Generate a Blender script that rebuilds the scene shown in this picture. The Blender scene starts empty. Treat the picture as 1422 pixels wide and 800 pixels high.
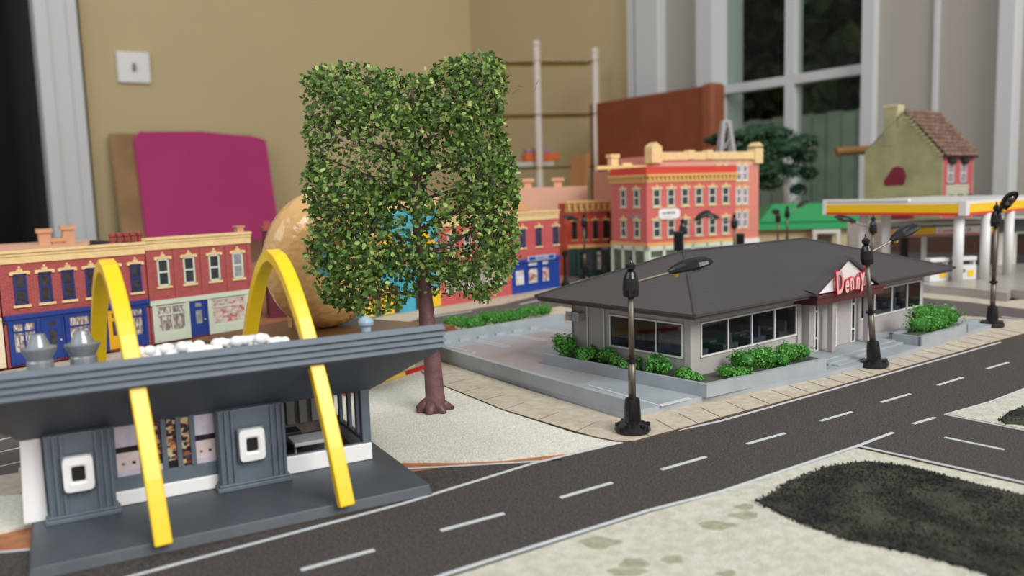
import bpy, math, random
from mathutils import Vector, Matrix, noise
random.seed(7)
C = bpy.context.scene.collection
S = 0.01                      # all sizes below are centimetres
R = math.radians

# ------------------------------------------------------------ camera
F_PX, PITCH, ROLL, CAM_H = 1150.0, R(6.7), -0.03, 10.0
fw = Vector((0, math.cos(PITCH), -math.sin(PITCH)))
up0 = Vector((0, math.sin(PITCH), math.cos(PITCH)))
rt0 = Vector((1, 0, 0))
rt = rt0*math.cos(ROLL) + up0*math.sin(ROLL)
up = -rt0*math.sin(ROLL) + up0*math.cos(ROLL)
cd = bpy.data.cameras.new('camera')
cam = bpy.data.objects.new('camera', cd); C.objects.link(cam)
m = Matrix((rt, up, -fw)).transposed().to_4x4()
m.translation = Vector((0, 0, CAM_H*S))
cam.matrix_world = m
cd.sensor_width = 36; cd.lens = F_PX/1422*36; cd.clip_start = .01; cd.clip_end = 60
cd.dof.use_dof = True; cd.dof.focus_distance = 0.375; cd.dof.aperture_fstop = 12.5
bpy.context.scene.camera = cam

def ray(px, py): return fw + rt*((px-711)/F_PX) - up*((py-400)/F_PX)
def G(px, py, z=0.0):          # photo point -> place on the level z (cm)
    d = ray(px, py); t = (z-CAM_H)/d.z
    return Vector((d.x*t, d.y*t, z))
def AT(px, py, Y):             # photo point -> place at distance Y (cm)
    d = ray(px, py); t = Y/d.y
    return Vector((d.x*t, Y, CAM_H+d.z*t))

# ------------------------------------------------------------ world, light, exposure
sc = bpy.context.scene
w = bpy.data.worlds.new('world'); sc.world = w; w.use_nodes = True
bg = w.node_tree.nodes['Background']; bg.inputs[0].default_value = (.93, .96, 1, 1); bg.inputs[1].default_value = .5
def area(name, loc, target, sx, sy, power, col):
    l = bpy.data.lights.new(name, 'AREA'); l.shape = 'RECTANGLE'; l.size = sx*S; l.size_y = sy*S; l.energy = power; l.color = col
    o = bpy.data.objects.new(name, l); C.objects.link(o); o.location = Vector(loc)*S
    o.rotation_euler = (Vector(target)-Vector(loc)).to_track_quat('-Z', 'Y').to_euler(); return o
area('daylight_window_light', (130, -110, 150), (5, 50, 0), 130, 130, 50, (1, .97, .92))
area('daylight_side_light', (-120, -60, 150), (0, 60, 0), 100, 100, 10, (.9, .95, 1))
sc.view_settings.view_transform = 'Standard'; sc.view_settings.look = 'None'
sc.view_settings.gamma = 1; sc.view_settings.use_curve_mapping = False; sc.view_settings.exposure = 0.12

# ------------------------------------------------------------ materials
def lin(c): return tuple(((v/255)/12.92 if v/255 <= .04045 else ((v/255+.055)/1.055)**2.4) for v in c)+(1,)
MATS = {}
def nd(nt, t, **k):
    n = nt.nodes.new(t)
    for a, b in k.items(): setattr(n, a, b)
    return n
def mat(name, col, rough=.6, var=.0, vscale=400, bump=0, bscale=2000, metal=0, col2=None, emit=0, spec=.5, coat=0):
    if name in MATS: return MATS[name]
    m = bpy.data.materials.new(name); m.use_nodes = True; nt = m.node_tree; b = nt.nodes['Principled BSDF']
    b.inputs['Base Color'].default_value = lin(col); b.inputs['Roughness'].default_value = rough
    b.inputs['Metallic'].default_value = metal; b.inputs['Specular IOR Level'].default_value = spec
    b.inputs['Coat Weight'].default_value = coat
    tc = nd(nt, 'ShaderNodeTexCoord')
    if var or col2:
        n = nd(nt, 'ShaderNodeTexNoise'); n.inputs['Scale'].default_value = vscale; n.inputs['Detail'].default_value = 5
        nt.links.new(tc.outputs['Object'], n.inputs['Vector'])
        r = nd(nt, 'ShaderNodeValToRGB'); nt.links.new(n.outputs['Fac'], r.inputs[0])
        c1 = lin(col)
        c2 = lin(col2) if col2 else tuple(v*(1+var) for v in c1[:3])+(1,)
        c0 = c1 if col2 else tuple(v*(1-var) for v in c1[:3])+(1,)
        r.color_ramp.elements[0].position = .38; r.color_ramp.elements[1].position = .62
        r.color_ramp.elements[0].color = c0; r.color_ramp.elements[1].color = c2
        nt.links.new(r.outputs[0], b.inputs['Base Color'])
    if bump:
        n = nd(nt, 'ShaderNodeTexNoise'); n.inputs['Scale'].default_value = bscale; n.inputs['Detail'].default_value = 4
        nt.links.new(tc.outputs['Object'], n.inputs['Vector'])
        bp = nd(nt, 'ShaderNodeBump'); bp.inputs['Strength'].default_value = bump; bp.inputs['Distance'].default_value = .0006
        nt.links.new(n.outputs['Fac'], bp.inputs['Height']); nt.links.new(bp.outputs[0], b.inputs['Normal'])
    MATS[name] = m; return m
def brick(name, c1, c2, mortar, bw=.32, bh=.11):
    m = mat(name, c1, .8); nt = m.node_tree; b = nt.nodes['Principled BSDF']
    tc = nd(nt, 'ShaderNodeTexCoord'); sp = nd(nt, 'ShaderNodeSeparateXYZ'); ad = nd(nt, 'ShaderNodeMath', operation='ADD'); cb = nd(nt, 'ShaderNodeCombineXYZ')
    nt.links.new(tc.outputs['Object'], sp.inputs[0]); nt.links.new(sp.outputs[0], ad.inputs[0]); nt.links.new(sp.outputs[1], ad.inputs[1])
    nt.links.new(ad.outputs[0], cb.inputs[0]); nt.links.new(sp.outputs[2], cb.inputs[1])
    t = nd(nt, 'ShaderNodeTexBrick'); nt.links.new(cb.outputs[0], t.inputs['Vector'])
    t.inputs['Scale'].default_value = 1; t.inputs['Brick Width'].default_value = bw*S; t.inputs['Row Height'].default_value = bh*S
    t.inputs['Mortar Size'].default_value = .012*S; t.inputs['Color1'].default_value = lin(c1); t.inputs['Color2'].default_value = lin(c2); t.inputs['Mortar'].default_value = lin(mortar)
    nt.links.new(t.outputs[0], b.inputs['Base Color'])
    bp = nd(nt, 'ShaderNodeBump'); bp.inputs['Strength'].default_value = .3; bp.inputs['Distance'].default_value = .0002
    nt.links.new(t.outputs['Fac'], bp.inputs['Height']); bp.invert = True; nt.links.new(bp.outputs[0], b.inputs['Normal']); return m
def banded(name, col, axis, period, depth=.03, rough=.6, col2=None):
    """lapped courses: a saw-tooth relief every `period` cm along an axis"""
    m = mat(name, col, rough); nt = m.node_tree; b = nt.nodes['Principled BSDF']
    tc = nd(nt, 'ShaderNodeTexCoord'); sp = nd(nt, 'ShaderNodeSeparateXYZ'); nt.links.new(tc.outputs['Object'], sp.inputs[0])
    mu = nd(nt, 'ShaderNodeMath', operation='MULTIPLY'); mu.inputs[1].default_value = 1/(period*S); nt.links.new(sp.outputs[axis], mu.inputs[0])
    fr = nd(nt, 'ShaderNodeMath', operation='FRACT'); nt.links.new(mu.outputs[0], fr.inputs[0])
    bp = nd(nt, 'ShaderNodeBump'); bp.inputs['Strength'].default_value = 1; bp.inputs['Distance'].default_value = depth*S; bp.invert = True
    nt.links.new(fr.outputs[0], bp.inputs['Height']); nt.links.new(bp.outputs[0], b.inputs['Normal'])
    return m
def glass(name, tint=(200, 205, 205), refl=.12, rough=.02):
    if name in MATS: return MATS[name]
    m = bpy.data.materials.new(name); m.use_nodes = True; nt = m.node_tree; nt.nodes.clear()
    o = nd(nt, 'ShaderNodeOutputMaterial'); mx = nd(nt, 'ShaderNodeMixShader'); t = nd(nt, 'ShaderNodeBsdfTransparent'); g = nd(nt, 'ShaderNodeBsdfGlossy')
    t.inputs[0].default_value = lin(tint); g.inputs['Roughness'].default_value = rough; mx.inputs[0].default_value = refl
    nt.links.new(t.outputs[0], mx.inputs[1]); nt.links.new(g.outputs[0], mx.inputs[2]); nt.links.new(mx.outputs[0], o.inputs[0])
    MATS[name] = m; return m
def collage(name, cols, sx, sz, rough=.3):
    """printed picture: random coloured cells"""
    if name in MATS: return MATS[name]
    m = mat(name, cols[0], rough); nt = m.node_tree; b = nt.nodes['Principled BSDF']
    tc = nd(nt, 'ShaderNodeTexCoord'); mp = nd(nt, 'ShaderNodeMapping'); mp.inputs['Scale'].default_value = (1/(sx*S), 1/(sx*S), 1/(sz*S))
    nt.links.new(tc.outputs['Object'], mp.inputs[0])
    v = nd(nt, 'ShaderNodeTexVoronoi'); v.distance = 'CHEBYCHEV'; v.inputs['Scale'].default_value = 1; nt.links.new(mp.outputs[0], v.inputs['Vector'])
    sp = nd(nt, 'ShaderNodeSeparateColor'); nt.links.new(v.outputs['Color'], sp.inputs[0])
    r = nd(nt, 'ShaderNodeValToRGB'); r.color_ramp.interpolation = 'CONSTANT'; nt.links.new(sp.outputs[0], r.inputs[0])
    e = r.color_ramp.elements
    while len(e) < len(cols): e.new(.5)
    for i, c in enumerate(cols): e[i].position = i/len(cols); e[i].color = lin(c)
    nt.links.new(r.outputs[0], b.inputs['Base Color']); return m
def leafmat(name, stops, transl=.25):
    m = bpy.data.materials.new(name); m.use_nodes = True; nt = m.node_tree; b = nt.nodes['Principled BSDF']; b.inputs['Roughness'].default_value = .5
    g = nd(nt, 'ShaderNodeNewGeometry'); r = nd(nt, 'ShaderNodeValToRGB'); nt.links.new(g.outputs['Random Per Island'], r.inputs[0])
    e = r.color_ramp.elements
    while len(e) < len(stops): e.new(.5)
    for i, (p, c) in enumerate(stops): e[i].position = p; e[i].color = lin(c)
    nt.links.new(r.outputs[0], b.inputs['Base Color'])
    t = nd(nt, 'ShaderNodeBsdfTranslucent'); nt.links.new(r.outputs[0], t.inputs[0]); mx = nd(nt, 'ShaderNodeMixShader'); mx.inputs[0].default_value = transl
    nt.links.new(b.outputs[0], mx.inputs[1]); nt.links.new(t.outputs[0], mx.inputs[2]); nt.links.new(mx.outputs[0], nt.nodes['Material Output'].inputs[0])
    MATS[name] = m; return m

# ------------------------------------------------------------ mesh helpers
class MB:
    def __init__(s): s.v = []; s.f = []; s.m = []; s.T = Matrix.Identity(4)
    def add(s, vs, fs, mi=0):
        o = len(s.v); s.v += [s.T @ Vector(v) for v in vs]
        s.f += [tuple(o+i for i in f) for f in fs]; s.m += [mi]*len(fs); return s
    def box(s, x0, x1, y0, y1, z0, z1, mi=0):
        v = [(x, y, z) for z in (z0, z1) for x, y in ((x0, y0), (x1, y0), (x1, y1), (x0, y1))]
        return s.add(v, [(0, 3, 2, 1), (4, 5, 6, 7), (0, 1, 5, 4), (1, 2, 6, 5), (2, 3, 7, 6), (3, 0, 4, 7)], mi)
    def hull(s, bot, top, mi=0):           # two matching rings
        n = len(bot); v = list(bot)+list(top)
        f = [tuple(range(n-1, -1, -1)), tuple(range(n, 2*n))]+[(i, (i+1) % n, n+(i+1) % n, n+i) for i in range(n)]
        return s.add(v, f, mi)
    def prism(s, poly, z0, z1, mi=0, ms=None):
        a = sum(poly[i][0]*poly[(i+1) % len(poly)][1]-poly[(i+1) % len(poly)][0]*poly[i][1] for i in range(len(poly)))
        p = list(poly) if a > 0 else list(poly)[::-1]
        n = len(p); v = [(q[0], q[1], z0) for q in p]+[(q[0], q[1], z1) for q in p]
        s.add(v, [tuple(range(n-1, -1, -1)), tuple(range(n, 2*n))], mi)
        s.add(v, [(i, (i+1) % n, n+(i+1) % n, n+i) for i in range(n)], mi if ms is None else ms); return s
    def prism_y(s, poly, y0, y1, mi=0):    # poly in x,z
        n = len(poly); v = [(q[0], y0, q[1]) for q in poly]+[(q[0], y1, q[1]) for q in poly]
        return s.add(v, [tuple(range(n)), tuple(range(2*n-1, n-1, -1))]+[(i, n+i, n+(i+1) % n, (i+1) % n) for i in range(n)], mi)
    def tube(s, pts, rad, n=10, mi=0, cap=True):
        pts = [Vector(p) for p in pts]; rr = rad if isinstance(rad, (list, tuple)) else [rad]*len(pts)
        rings = []; u = None
        for i, p in enumerate(pts):
            d = (pts[min(i+1, len(pts)-1)]-pts[max(i-1, 0)]).normalized()
            if u is None: u = d.orthogonal().normalized()
            u = (u-d*u.dot(d)).normalized(); w_ = d.cross(u)
            rings += [p+(u*math.cos(2*math.pi*k/n)+w_*math.sin(2*math.pi*k/n))*rr[i] for k in range(n)]
        f = [(i*n+k, i*n+(k+1) % n, (i+1)*n+(k+1) % n, (i+1)*n+k) for i in range(len(pts)-1) for k in range(n)]
        if cap: f += [tuple(range(n-1, -1, -1)), tuple((len(pts)-1)*n+k for k in range(n))]
        return s.add(rings, f, mi)
    def lathe(s, prof, n=20, c=(0, 0, 0), mi=0):
        v = []; 
        for r_, z in prof: v += [(c[0]+r_*math.cos(2*math.pi*k/n), c[1]+r_*math.sin(2*math.pi*k/n), c[2]+z) for k in range(n)]
        f = [(i*n+k, i*n+(k+1) % n, (i+1)*n+(k+1) % n, (i+1)*n+k) for i in range(len(prof)-1) for k in range(n)]
        f += [tuple(range(n-1, -1, -1)), tuple((len(prof)-1)*n+k for k in range(n))]
        return s.add(v, f, mi)
    def ball(s, c, r_, nu=12, nv=8, sq=(1, 1, 1), jit=0, mi=0):
        v = [(c[0], c[1], c[2]-r_*sq[2])]
        for j in range(1, nv):
            t = math.pi*j/nv
            for k in range(nu):
                a = 2*math.pi*k/nu; q = Vector((math.sin(t)*math.cos(a), math.sin(t)*math.sin(a), -math.cos(t)))
                rr = r_*(1+jit*noise.noise(q*2.3+Vector(c)*3.1)+jit*random.uniform(-.25, .25))
                v.append((c[0]+q.x*rr*sq[0], c[1]+q.y*rr*sq[1], c[2]+q.z*rr*sq[2]))
        v.append((c[0], c[1], c[2]+r_*sq[2])); L = len(v)-1
        f = [(0, 1+(k+1) % nu, 1+k) for k in range(nu)]
        for j in range(nv-2):
            f += [(1+j*nu+k, 1+j*nu+(k+1) % nu, 1+(j+1)*nu+(k+1) % nu, 1+(j+1)*nu+k) for k in range(nu)]
        f += [(L, 1+(nv-2)*nu+k, 1+(nv-2)*nu+(k+1) % nu) for k in range(nu)]
        return s.add(v, f, mi)
    def leaf(s, p, size, nrm, mi=0):
        n_ = Vector(nrm).normalized(); a = n_.orthogonal().normalized(); a.rotate(Matrix.Rotation(random.uniform(0, 6.28), 3, n_)); b = n_.cross(a)
        p = Vector(p); l, w_ = size, size*random.uniform(.6, .8)
        s.add([p, p+a*l*.3+b*w_*.5+n_*l*.08, p+a*l*.75+b*w_*.38+n_*l*.05, p+a*l, p+a*l*.75-b*w_*.38+n_*l*.05, p+a*l*.3-b*w_*.5+n_*l*.08], [(0, 1, 2, 3), (0, 3, 4, 5)], mi)
        return s
    def build(s, name, mats, parent=None, smooth=False, bevel=0, mesh_only=False):
        me = bpy.data.meshes.new(name); me.from_pydata([tuple(q*S for q in v) for v in s.v], [], s.f)
        if not isinstance(mats, (list, tuple)): mats = [mats]
        for a in mats: me.materials.append(a)
        me.polygons.foreach_set('material_index', s.m)
        if smooth: me.polygons.foreach_set('use_smooth', [True]*len(me.polygons))
        me.update()
        o = bpy.data.objects.new(name, me); C.objects.link(o)
        if parent is not None: o.parent = parent
        if bevel:
            b = o.modifiers.new('bevel', 'BEVEL'); b.width = bevel*S; b.segments = 2; b.limit_method = 'ANGLE'
        return o
def tag(o, label=None, cat=None, group=None, kind=None):
    if label: o['label'] = label
    if cat: o['category'] = cat
    if group: o['group'] = group
    if kind: o['kind'] = kind
    return o
def thing(name, label, cat, loc=(0, 0, 0), yaw=0, group=None, tilt=(0, 0)):
    o = bpy.data.objects.new(name, None); C.objects.link(o); o.empty_display_size = .01
    o.location = Vector(loc)*S; o.rotation_euler = (R(tilt[0]), R(tilt[1]), R(yaw)); return tag(o, label, cat, group)
def copy_tree(o, parent=None):
    c = o.copy(); C.objects.link(c)
    if parent is not None: c.parent = parent
    for ch in list(o.children): copy_tree(ch, c)
    return c
def struct(name, mb, mats, **k): return tag(mb.build(name, mats, **k), kind='structure')
def text_mesh(name, body, size, mats, parent, M, extrude=.02, offset=0, align='LEFT', sx=1):
    cu = bpy.data.curves.new(name, 'FONT'); cu.body = body; cu.size = size*S; cu.extrude = extrude*S; cu.offset = offset*S; cu.align_x = align; cu.resolution_u = 4
    t = bpy.data.objects.new('tmp', cu); C.objects.link(t); bpy.context.view_layer.update()
    me = bpy.data.meshes.new_from_object(t.evaluated_get(bpy.context.evaluated_depsgraph_get())); me.name = name
    bpy.data.objects.remove(t); me.materials.clear(); me.materials.append(mats)
    Ms = M.copy(); Ms.translation = M.translation*S
    me.transform(Ms @ Matrix.Diagonal((sx, 1, 1, 1)))
    o = bpy.data.objects.new(name, me); C.objects.link(o); o.parent = parent; return o
UPR = Matrix.Rotation(R(90), 4, 'X')          # text standing up, read from -y
def TM(x, y, z, roll=0): return Matrix.Translation((x, y, z)) @ Matrix.Rotation(R(roll), 4, 'Y') @ UPR

# ------------------------------------------------------------ material library
M_asphalt = mat('dark asphalt card', (44, 41, 39), .75, bump=.8, bscale=2600, col2=(90, 84, 79), vscale=1500)
M_asph2 = mat('worn asphalt card', (84, 76, 73), .8, bump=.3, bscale=2600, col2=(98, 90, 86), vscale=1500)
M_line = mat('white road paint', (205, 208, 212), .6, var=.06)
M_cream = mat('cream plaster ground', (214, 213, 199), .95, bump=1, bscale=1100, col2=(230, 229, 216), vscale=700)
M_creamf = mat('cream fuzzy ground', (186, 184, 168), .95, bump=.8, bscale=900, col2=(204, 202, 187), vscale=260)
M_stain = mat('damp stain', (148, 148, 124), .9, bump=.4, bscale=900, col2=(166, 165, 142), vscale=500)
M_card = mat('beige pavement card', (200, 190, 172), .85, bump=.2, col2=(186, 173, 154), vscale=250)
M_edge = mat('burnt card edge', (52, 40, 32), .9, col2=(120, 96, 74), vscale=1500)
M_score = mat('scored line', (146, 128, 108), .9)
M_base = mat('orange brown board', (182, 122, 84), .8, col2=(160, 104, 70), vscale=200, bump=.2)
M_lot = mat('blue grey plastic', (168, 175, 180), .45, col2=(156, 163, 168), vscale=60)
M_lotdirt = mat('pinkish worn plastic', (158, 148, 150), .4, col2=(164, 168, 172), vscale=18)
M_green = leafmat('green foam foliage', [(0, (56, 126, 44)), (.5, (90, 166, 62)), (1, (136, 200, 92))])
M_white = mat('white plastic', (228, 228, 226), .4)
M_black = mat('gloss black plastic', (22, 22, 24), .25)
M_yellow = mat('golden yellow plastic', (248, 204, 8), .32, coat=.2)
M_slate = mat('slate grey plastic', (98, 109, 120), .5, var=.05, vscale=150)

# ------------------------------------------------------------ room shell
wl = math.radians(33.5); u1 = Vector((math.cos(wl), math.sin(wl), 0)); u2 = Vector((math.sin(wl), -math.cos(wl), 0))
W0 = Vector((-12, 299, 0))
M_wall = mat('tan wall paint', (198, 180, 138), .85, var=.02, vscale=3)
M_trim = mat('white trim paint', (206, 208, 208), .45)
M_panel = mat('grey white panel paint', (172, 168, 160), .6)
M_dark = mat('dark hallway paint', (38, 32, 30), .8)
struct('floor', MB().box(-330, 330, -60, 340, -80, -76), mat('brown carpet', (92, 76, 62), .95, bump=.5, bscale=300))
def frame_mb(o, u, inward):     # box helper in wall coordinates (s along u, t out of the wall to the room)
    mb = MB(); mb.T = Matrix((( u.x, inward.x, 0, o.x), (u.y, inward.y, 0, o.y), (0, 0, 1, 0), (0, 0, 0, 1))); return mb
inL = Vector((math.sin(wl), -math.cos(wl), 0)); inR = Vector((-math.cos(wl), -math.sin(wl), 0))
mb = frame_mb(W0, -u1, inL); mb.box(-4, 123, -8, 0, -76, 170)
struct('wall_left', mb, M_wall)
mb = frame_mb(W0, -u1, inL); mb.box(124, 134, -9, 2.2, -76, 170); mb.box(124, 126.5, 2.2, 3.4, -76, 170); mb.box(131, 134, 2.2, 3, -76, 170)
struct('door_1', mb, M_trim)
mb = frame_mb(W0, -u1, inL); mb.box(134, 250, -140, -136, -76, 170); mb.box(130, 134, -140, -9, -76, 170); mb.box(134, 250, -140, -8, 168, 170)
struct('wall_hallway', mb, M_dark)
mb = frame_mb(W0, -u1, inL); mb.box(150, 200, -60, -56, -76, 38)
d2 = struct('door_2', mb, mat('dark brown door', (66, 54, 48), .6))
for nm, a, b, z0, z1 in (('wall_right', 0, 84.5, -76, 170), ('wall_under_window', 113, 156.5, -76, -24)):
    mb = frame_mb(W0, u2, inR); mb.box(a, b, -8, 0, z0, z1); struct(nm, mb, M_wall if a == 0 else M_panel)
mb = frame_mb(W0, u2, inR); mb.box(84.5, 87.4, -8, 2.5, -76, 170); mb.box(87.4, 88.2, -8, .6, -76, 170); mb.box(88.2, 97, -8, 3, -76, 170)
struct('trim_1', mb, M_trim, bevel=.3)
mb = frame_mb(W0, u2, inR); mb.box(97, 110, -8, .3, -76, 170); struct('wall_panel_left', mb, M_panel)
mb = frame_mb(W0, u2, inR); mb.box(156.3, 240, -8, .3, -76, 170); mb.box(168, 168.8, .3, 1, -76, 170, 1); mb.box(167.7, 168, .3, .6, -76, 170)
struct('wall_panel_right', mb, [M_panel, M_trim])
mb = frame_mb(W0, u2, inR); mb.box(180.4, 183.5, .3, 3, -76, 170); struct('trim_2', mb, M_trim, bevel=.3)
win = MB(); win = frame_mb(W0, u2, inR)
win.box(110, 115, -8, 3, -76, 170); win.box(153.8, 156.4, -8, 2, -76, 170); win.box(115, 153.8, -6, 1, -28, -22)
win.box(132.9, 135.3, -4, -1, -22, 170); win.box(115, 132.9, -4, -1, 31.6, 33.6); win.box(135.3, 153.8, -4, -1, 31.6, 33.6)
wo = struct('window_1', win, M_trim)
gp = frame_mb(W0, u2, inR); gp.box(115, 153.8, -2.9, -2.5, -22, 170); g_ = gp.build('pane', glass('window glass', (225, 232, 226), .007), wo)
# garden seen through the window
M_gd = leafmat('garden foliage', [(0, (24, 28, 12)), (.5, (44, 50, 20)), (1, (74, 84, 34))], .1)
def garden_tree(s0, t0, label, n, seed):
    rnd = random.Random(seed); base = W0+u2*s0-inR*t0
    t = thing('garden_tree', label, 'tree', (base.x, base.y, -76))
    tr = MB(); tr.tube([(0, 0, 0), (2, 1, 60), (-1, 0, 130), (3, 2, 230)], [7, 6, 5, 3], 10); tr.build('trunk', mat('dark bark', (44, 38, 30), .9, var=.2, vscale=30), t)
    cr = MB()
    for i in range(n):
        a = rnd.uniform(0, 6.28); r_ = rnd.uniform(10, 55); z = rnd.uniform(70, 290)
        cr.leaf((math.cos(a)*r_, math.sin(a)*r_, z), rnd.uniform(9, 17), (rnd.uniform(-1, 1), rnd.uniform(-1, 1), rnd.uniform(-.5, 1)))
    cr.build('foliage', M_gd, t)
garden_tree(-130, 250, 'dark leafy tree outside, seen through the left panes of the window', 1500, 3)
garden_tree(15, 250, 'dark leafy tree outside with a black trunk, seen through the right panes of the window', 1500, 4)
hb = frame_mb(W0, u2, inR); rn = random.Random(2)
hb.box(-620, 160, -420, -412, -76, 290)
for i in range(6400):
    p = W0+u2*rn.uniform(-600, 150)-inR*rn.uniform(396, 411); hb2 = hb.T; hb.T = Matrix.Identity(4); hb.leaf((p.x, p.y, rn.uniform(-60, 285)), rn.uniform(14, 24), (rn.uniform(-1, 1), rn.uniform(-1, 0), rn.uniform(-.3, 1))); hb.T = hb2
tag(hb.build('garden_hedge', M_gd), 'tall dark green hedge outdoors behind the window panes', 'hedge')
fb = frame_mb(W0, u2, inR)  # pale boards added to stand in for reflection haze on the lower panes
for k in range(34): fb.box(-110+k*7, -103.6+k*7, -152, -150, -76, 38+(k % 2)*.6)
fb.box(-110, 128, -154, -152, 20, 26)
tag(fb.build('haze_boards', mat('grey green haze colour', (168, 176, 162), .8, var=.1, vscale=10)), 'grey green board fence added outdoors as reflection haze in the lower window panes', 'backdrop')
# light switch
lp = W0-u1*110.6
sw = thing('light_switch', 'square white light switch on the tan wall above the magenta board', 'light switch', (lp.x, lp.y, 47.3), 33.5)
b = MB(); b.box(-4.3, 4.3, -1.3, 0, -4.3, 4.3); b.build('switch_plate', M_white, sw, bevel=.4)
b = MB(); b.box(-.45, .45, -2, -1.3, -1, 1); b.build('rocker', mat('grey switch rocker', (120, 116, 108), .5), sw)

# ------------------------------------------------------------ table and boards leaning at the walls
tt = thing('layout_table', 'large plain brown table carrying the whole model town', 'table', (0, 0, -76))
tp = [W0+u2*6-u1*6+Vector((0, 0, 0)), W0-u1*150+inL*10, Vector((-150, 0, 0)), Vector((-100, 2, 0)), Vector((130, 2, 0)), W0+u2*225+inR*12]
tp[0] = W0+inL*12+inR*12; tp[5] = W0+u2*215+inR*12
b = MB(); b.prism([(p.x, p.y) for p in tp], 72.2, 74.2); b.build('table_top', mat('brown table wood', (120, 88, 60), .6, var=.1, vscale=20), tt)
for x, y in ((-110, 30), (100, 30), (-15, 262), (-95, 205), (60, 160)):
    b = MB(); b.box(x-3, x+3, y-3, y+3, 0, 72.2); b.build('leg', mat('brown table wood', (120, 88, 60)), tt)
bp_ = [(-70, 6), (70, 6), (88, 60), (84, 128), (20, 150), (-40, 130), (-70, 90)]
tag(MB().prism(bp_, -1.8, 0).build('baseboard', M_base), 'wide orange brown baseboard under the model streets', 'baseboard')

def lean_board(name, label, cat, a, b_, z0, z1, th, mats, foot=8, rnd_=False, out=inL):
    """board standing on the table and leaning at a wall from a to b"""
    a = Vector(a); b_ = Vector(b_); u = (b_-a).normalized(); L = (b_-a).length
    mb = MB(); n = 5 if rnd_ else 0
    pts = [(0, 0), (L, 0), (L, z1-z0)] + ([(L*.93, z1-z0+1.0), (L*.5, z1-z0+2.4), (L*.05, z1-z0+2.1)] if rnd_ else []) + [(0, z1-z0)]
    lo = []; hi = []
    for s_, h in pts:
        p = a+u*s_+out*(foot*(1-h/(z1-z0)))+Vector((0, 0, h)); lo.append(p); hi.append(p+out*th)
    base = a.copy(); base.z = z0
    mb.hull([p-a for p in lo], [p-a for p in hi])
    o = mb.build(name, mats); o.location = base*S
    return tag(o, label, cat)
wp = lambda s_, t_=0, right=False: (W0+u2*s_+inR*t_) if right else (W0-u1*s_+inL*t_)
lean_board('plywood_board', 'plain brown plywood board leaning on the tan wall behind the magenta board', 'board', wp(118.8, 3), wp(80, 3), -1.8, 28.8, 1, mat('plywood', (150, 116, 76), .7, var=.12, vscale=15))
lean_board('magenta_board', 'magenta board with a bowed top edge leaning on the tan wall under the light switch', 'board', wp(113, 4.6), wp(76.3, 4.6), -1.8, 27.2, 1.2, mat('magenta card', (176, 42, 108), .7, var=.04, vscale=6), rnd_=True)
M_mahog = mat('reddish brown wood', (134, 62, 28), .4, var=.12, vscale=12)
hd = thing('wooden_headboard', 'thick reddish brown wooden panel leaning by the window behind the brick buildings', 'panel', wp(79, 12, True)*1+Vector((0, 0, -1.8)), -56.5)
b = MB(); b.box(-1.5, 40, 2, 5, 0, 34.5); b.build('panel', M_mahog, hd, bevel=.5)
b = MB(); b.box(40, 43.5, 1, 5.6, 0, 34.8); b.build('end_post', mat('lighter brown wood', (146, 78, 44), .45, var=.1, vscale=12), hd, bevel=.8)
lean_board('pine_board', 'pale orange pine board standing left of the reddish brown panel', 'board', wp(78.5, 16, True), wp(85, 16, True), -1.8, 19, 1, mat('orange pine', (184, 132, 78), .6, var=.1, vscale=15), out=inR, foot=3)
# wire and glass shelf rack
r0 = AT(745, 62, 225); rk = thing('shelf_rack', 'white rack with slim posts and glass shelves in the corner of the tan walls', 'shelf rack', (r0.x, 225, -1.8), 8)
for i, (x, y, h) in enumerate(((0, 0, 49.5), (15.8, 0, 47.5))):
    b = MB(); b.tube([(x, y, 0), (x, y, h)], .95, 10); b.ball((x, y, h+.6), 1.1); b.build('post', mat('white painted metal', (214, 204, 190), .4), rk)
for z in (45.5, 31.5, 17.5):
    b = MB(); b.prism([(-12, -1), (16.8, -1), (15.0, 8), (-12, 8)], z, z+.35); b.build('shelf', glass('shelf glass', (206, 194, 160), .02), rk)
q = Vector((r0.x, 225, -1.8))
for nm, lb, ct, dx, dy, z, sz, col in (('serving_tray', 'flat white tray on the lowest glass shelf', 'tray', -.5, 3, 17.95, (12, 7, 1.4), (206, 200, 186)), ('storage_box', 'orange flat box lying on the white tray on the glass shelf', 'box', 2, 3, 19.4, (10, 6, 2.2), (214, 104, 46)), ('folded_cloth', 'mauve folded cloth on top of the orange flat box', 'cloth', 1, 3, 21.6, (7, 5, 1.4), (168, 132, 142))):
    b = MB(); b.hull([(-sz[0]/2*.92, -sz[1]/2*.92, 0), (sz[0]/2*.92, -sz[1]/2*.92, 0), (sz[0]/2*.92, sz[1]/2*.92, 0), (-sz[0]/2*.92, sz[1]/2*.92, 0)], [(-sz[0]/2, -sz[1]/2, sz[2]), (sz[0]/2, -sz[1]/2, sz[2]), (sz[0]/2, sz[1]/2, sz[2]), (-sz[0]/2, sz[1]/2, sz[2])])
    o = b.build(nm, mat(nm+' colour', col, .6), bevel=.3); o.location = (q+Vector((dx-1.5, dy+2, z)))*S; o.rotation_euler.z = R(8); tag(o, lb, ct)

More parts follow.
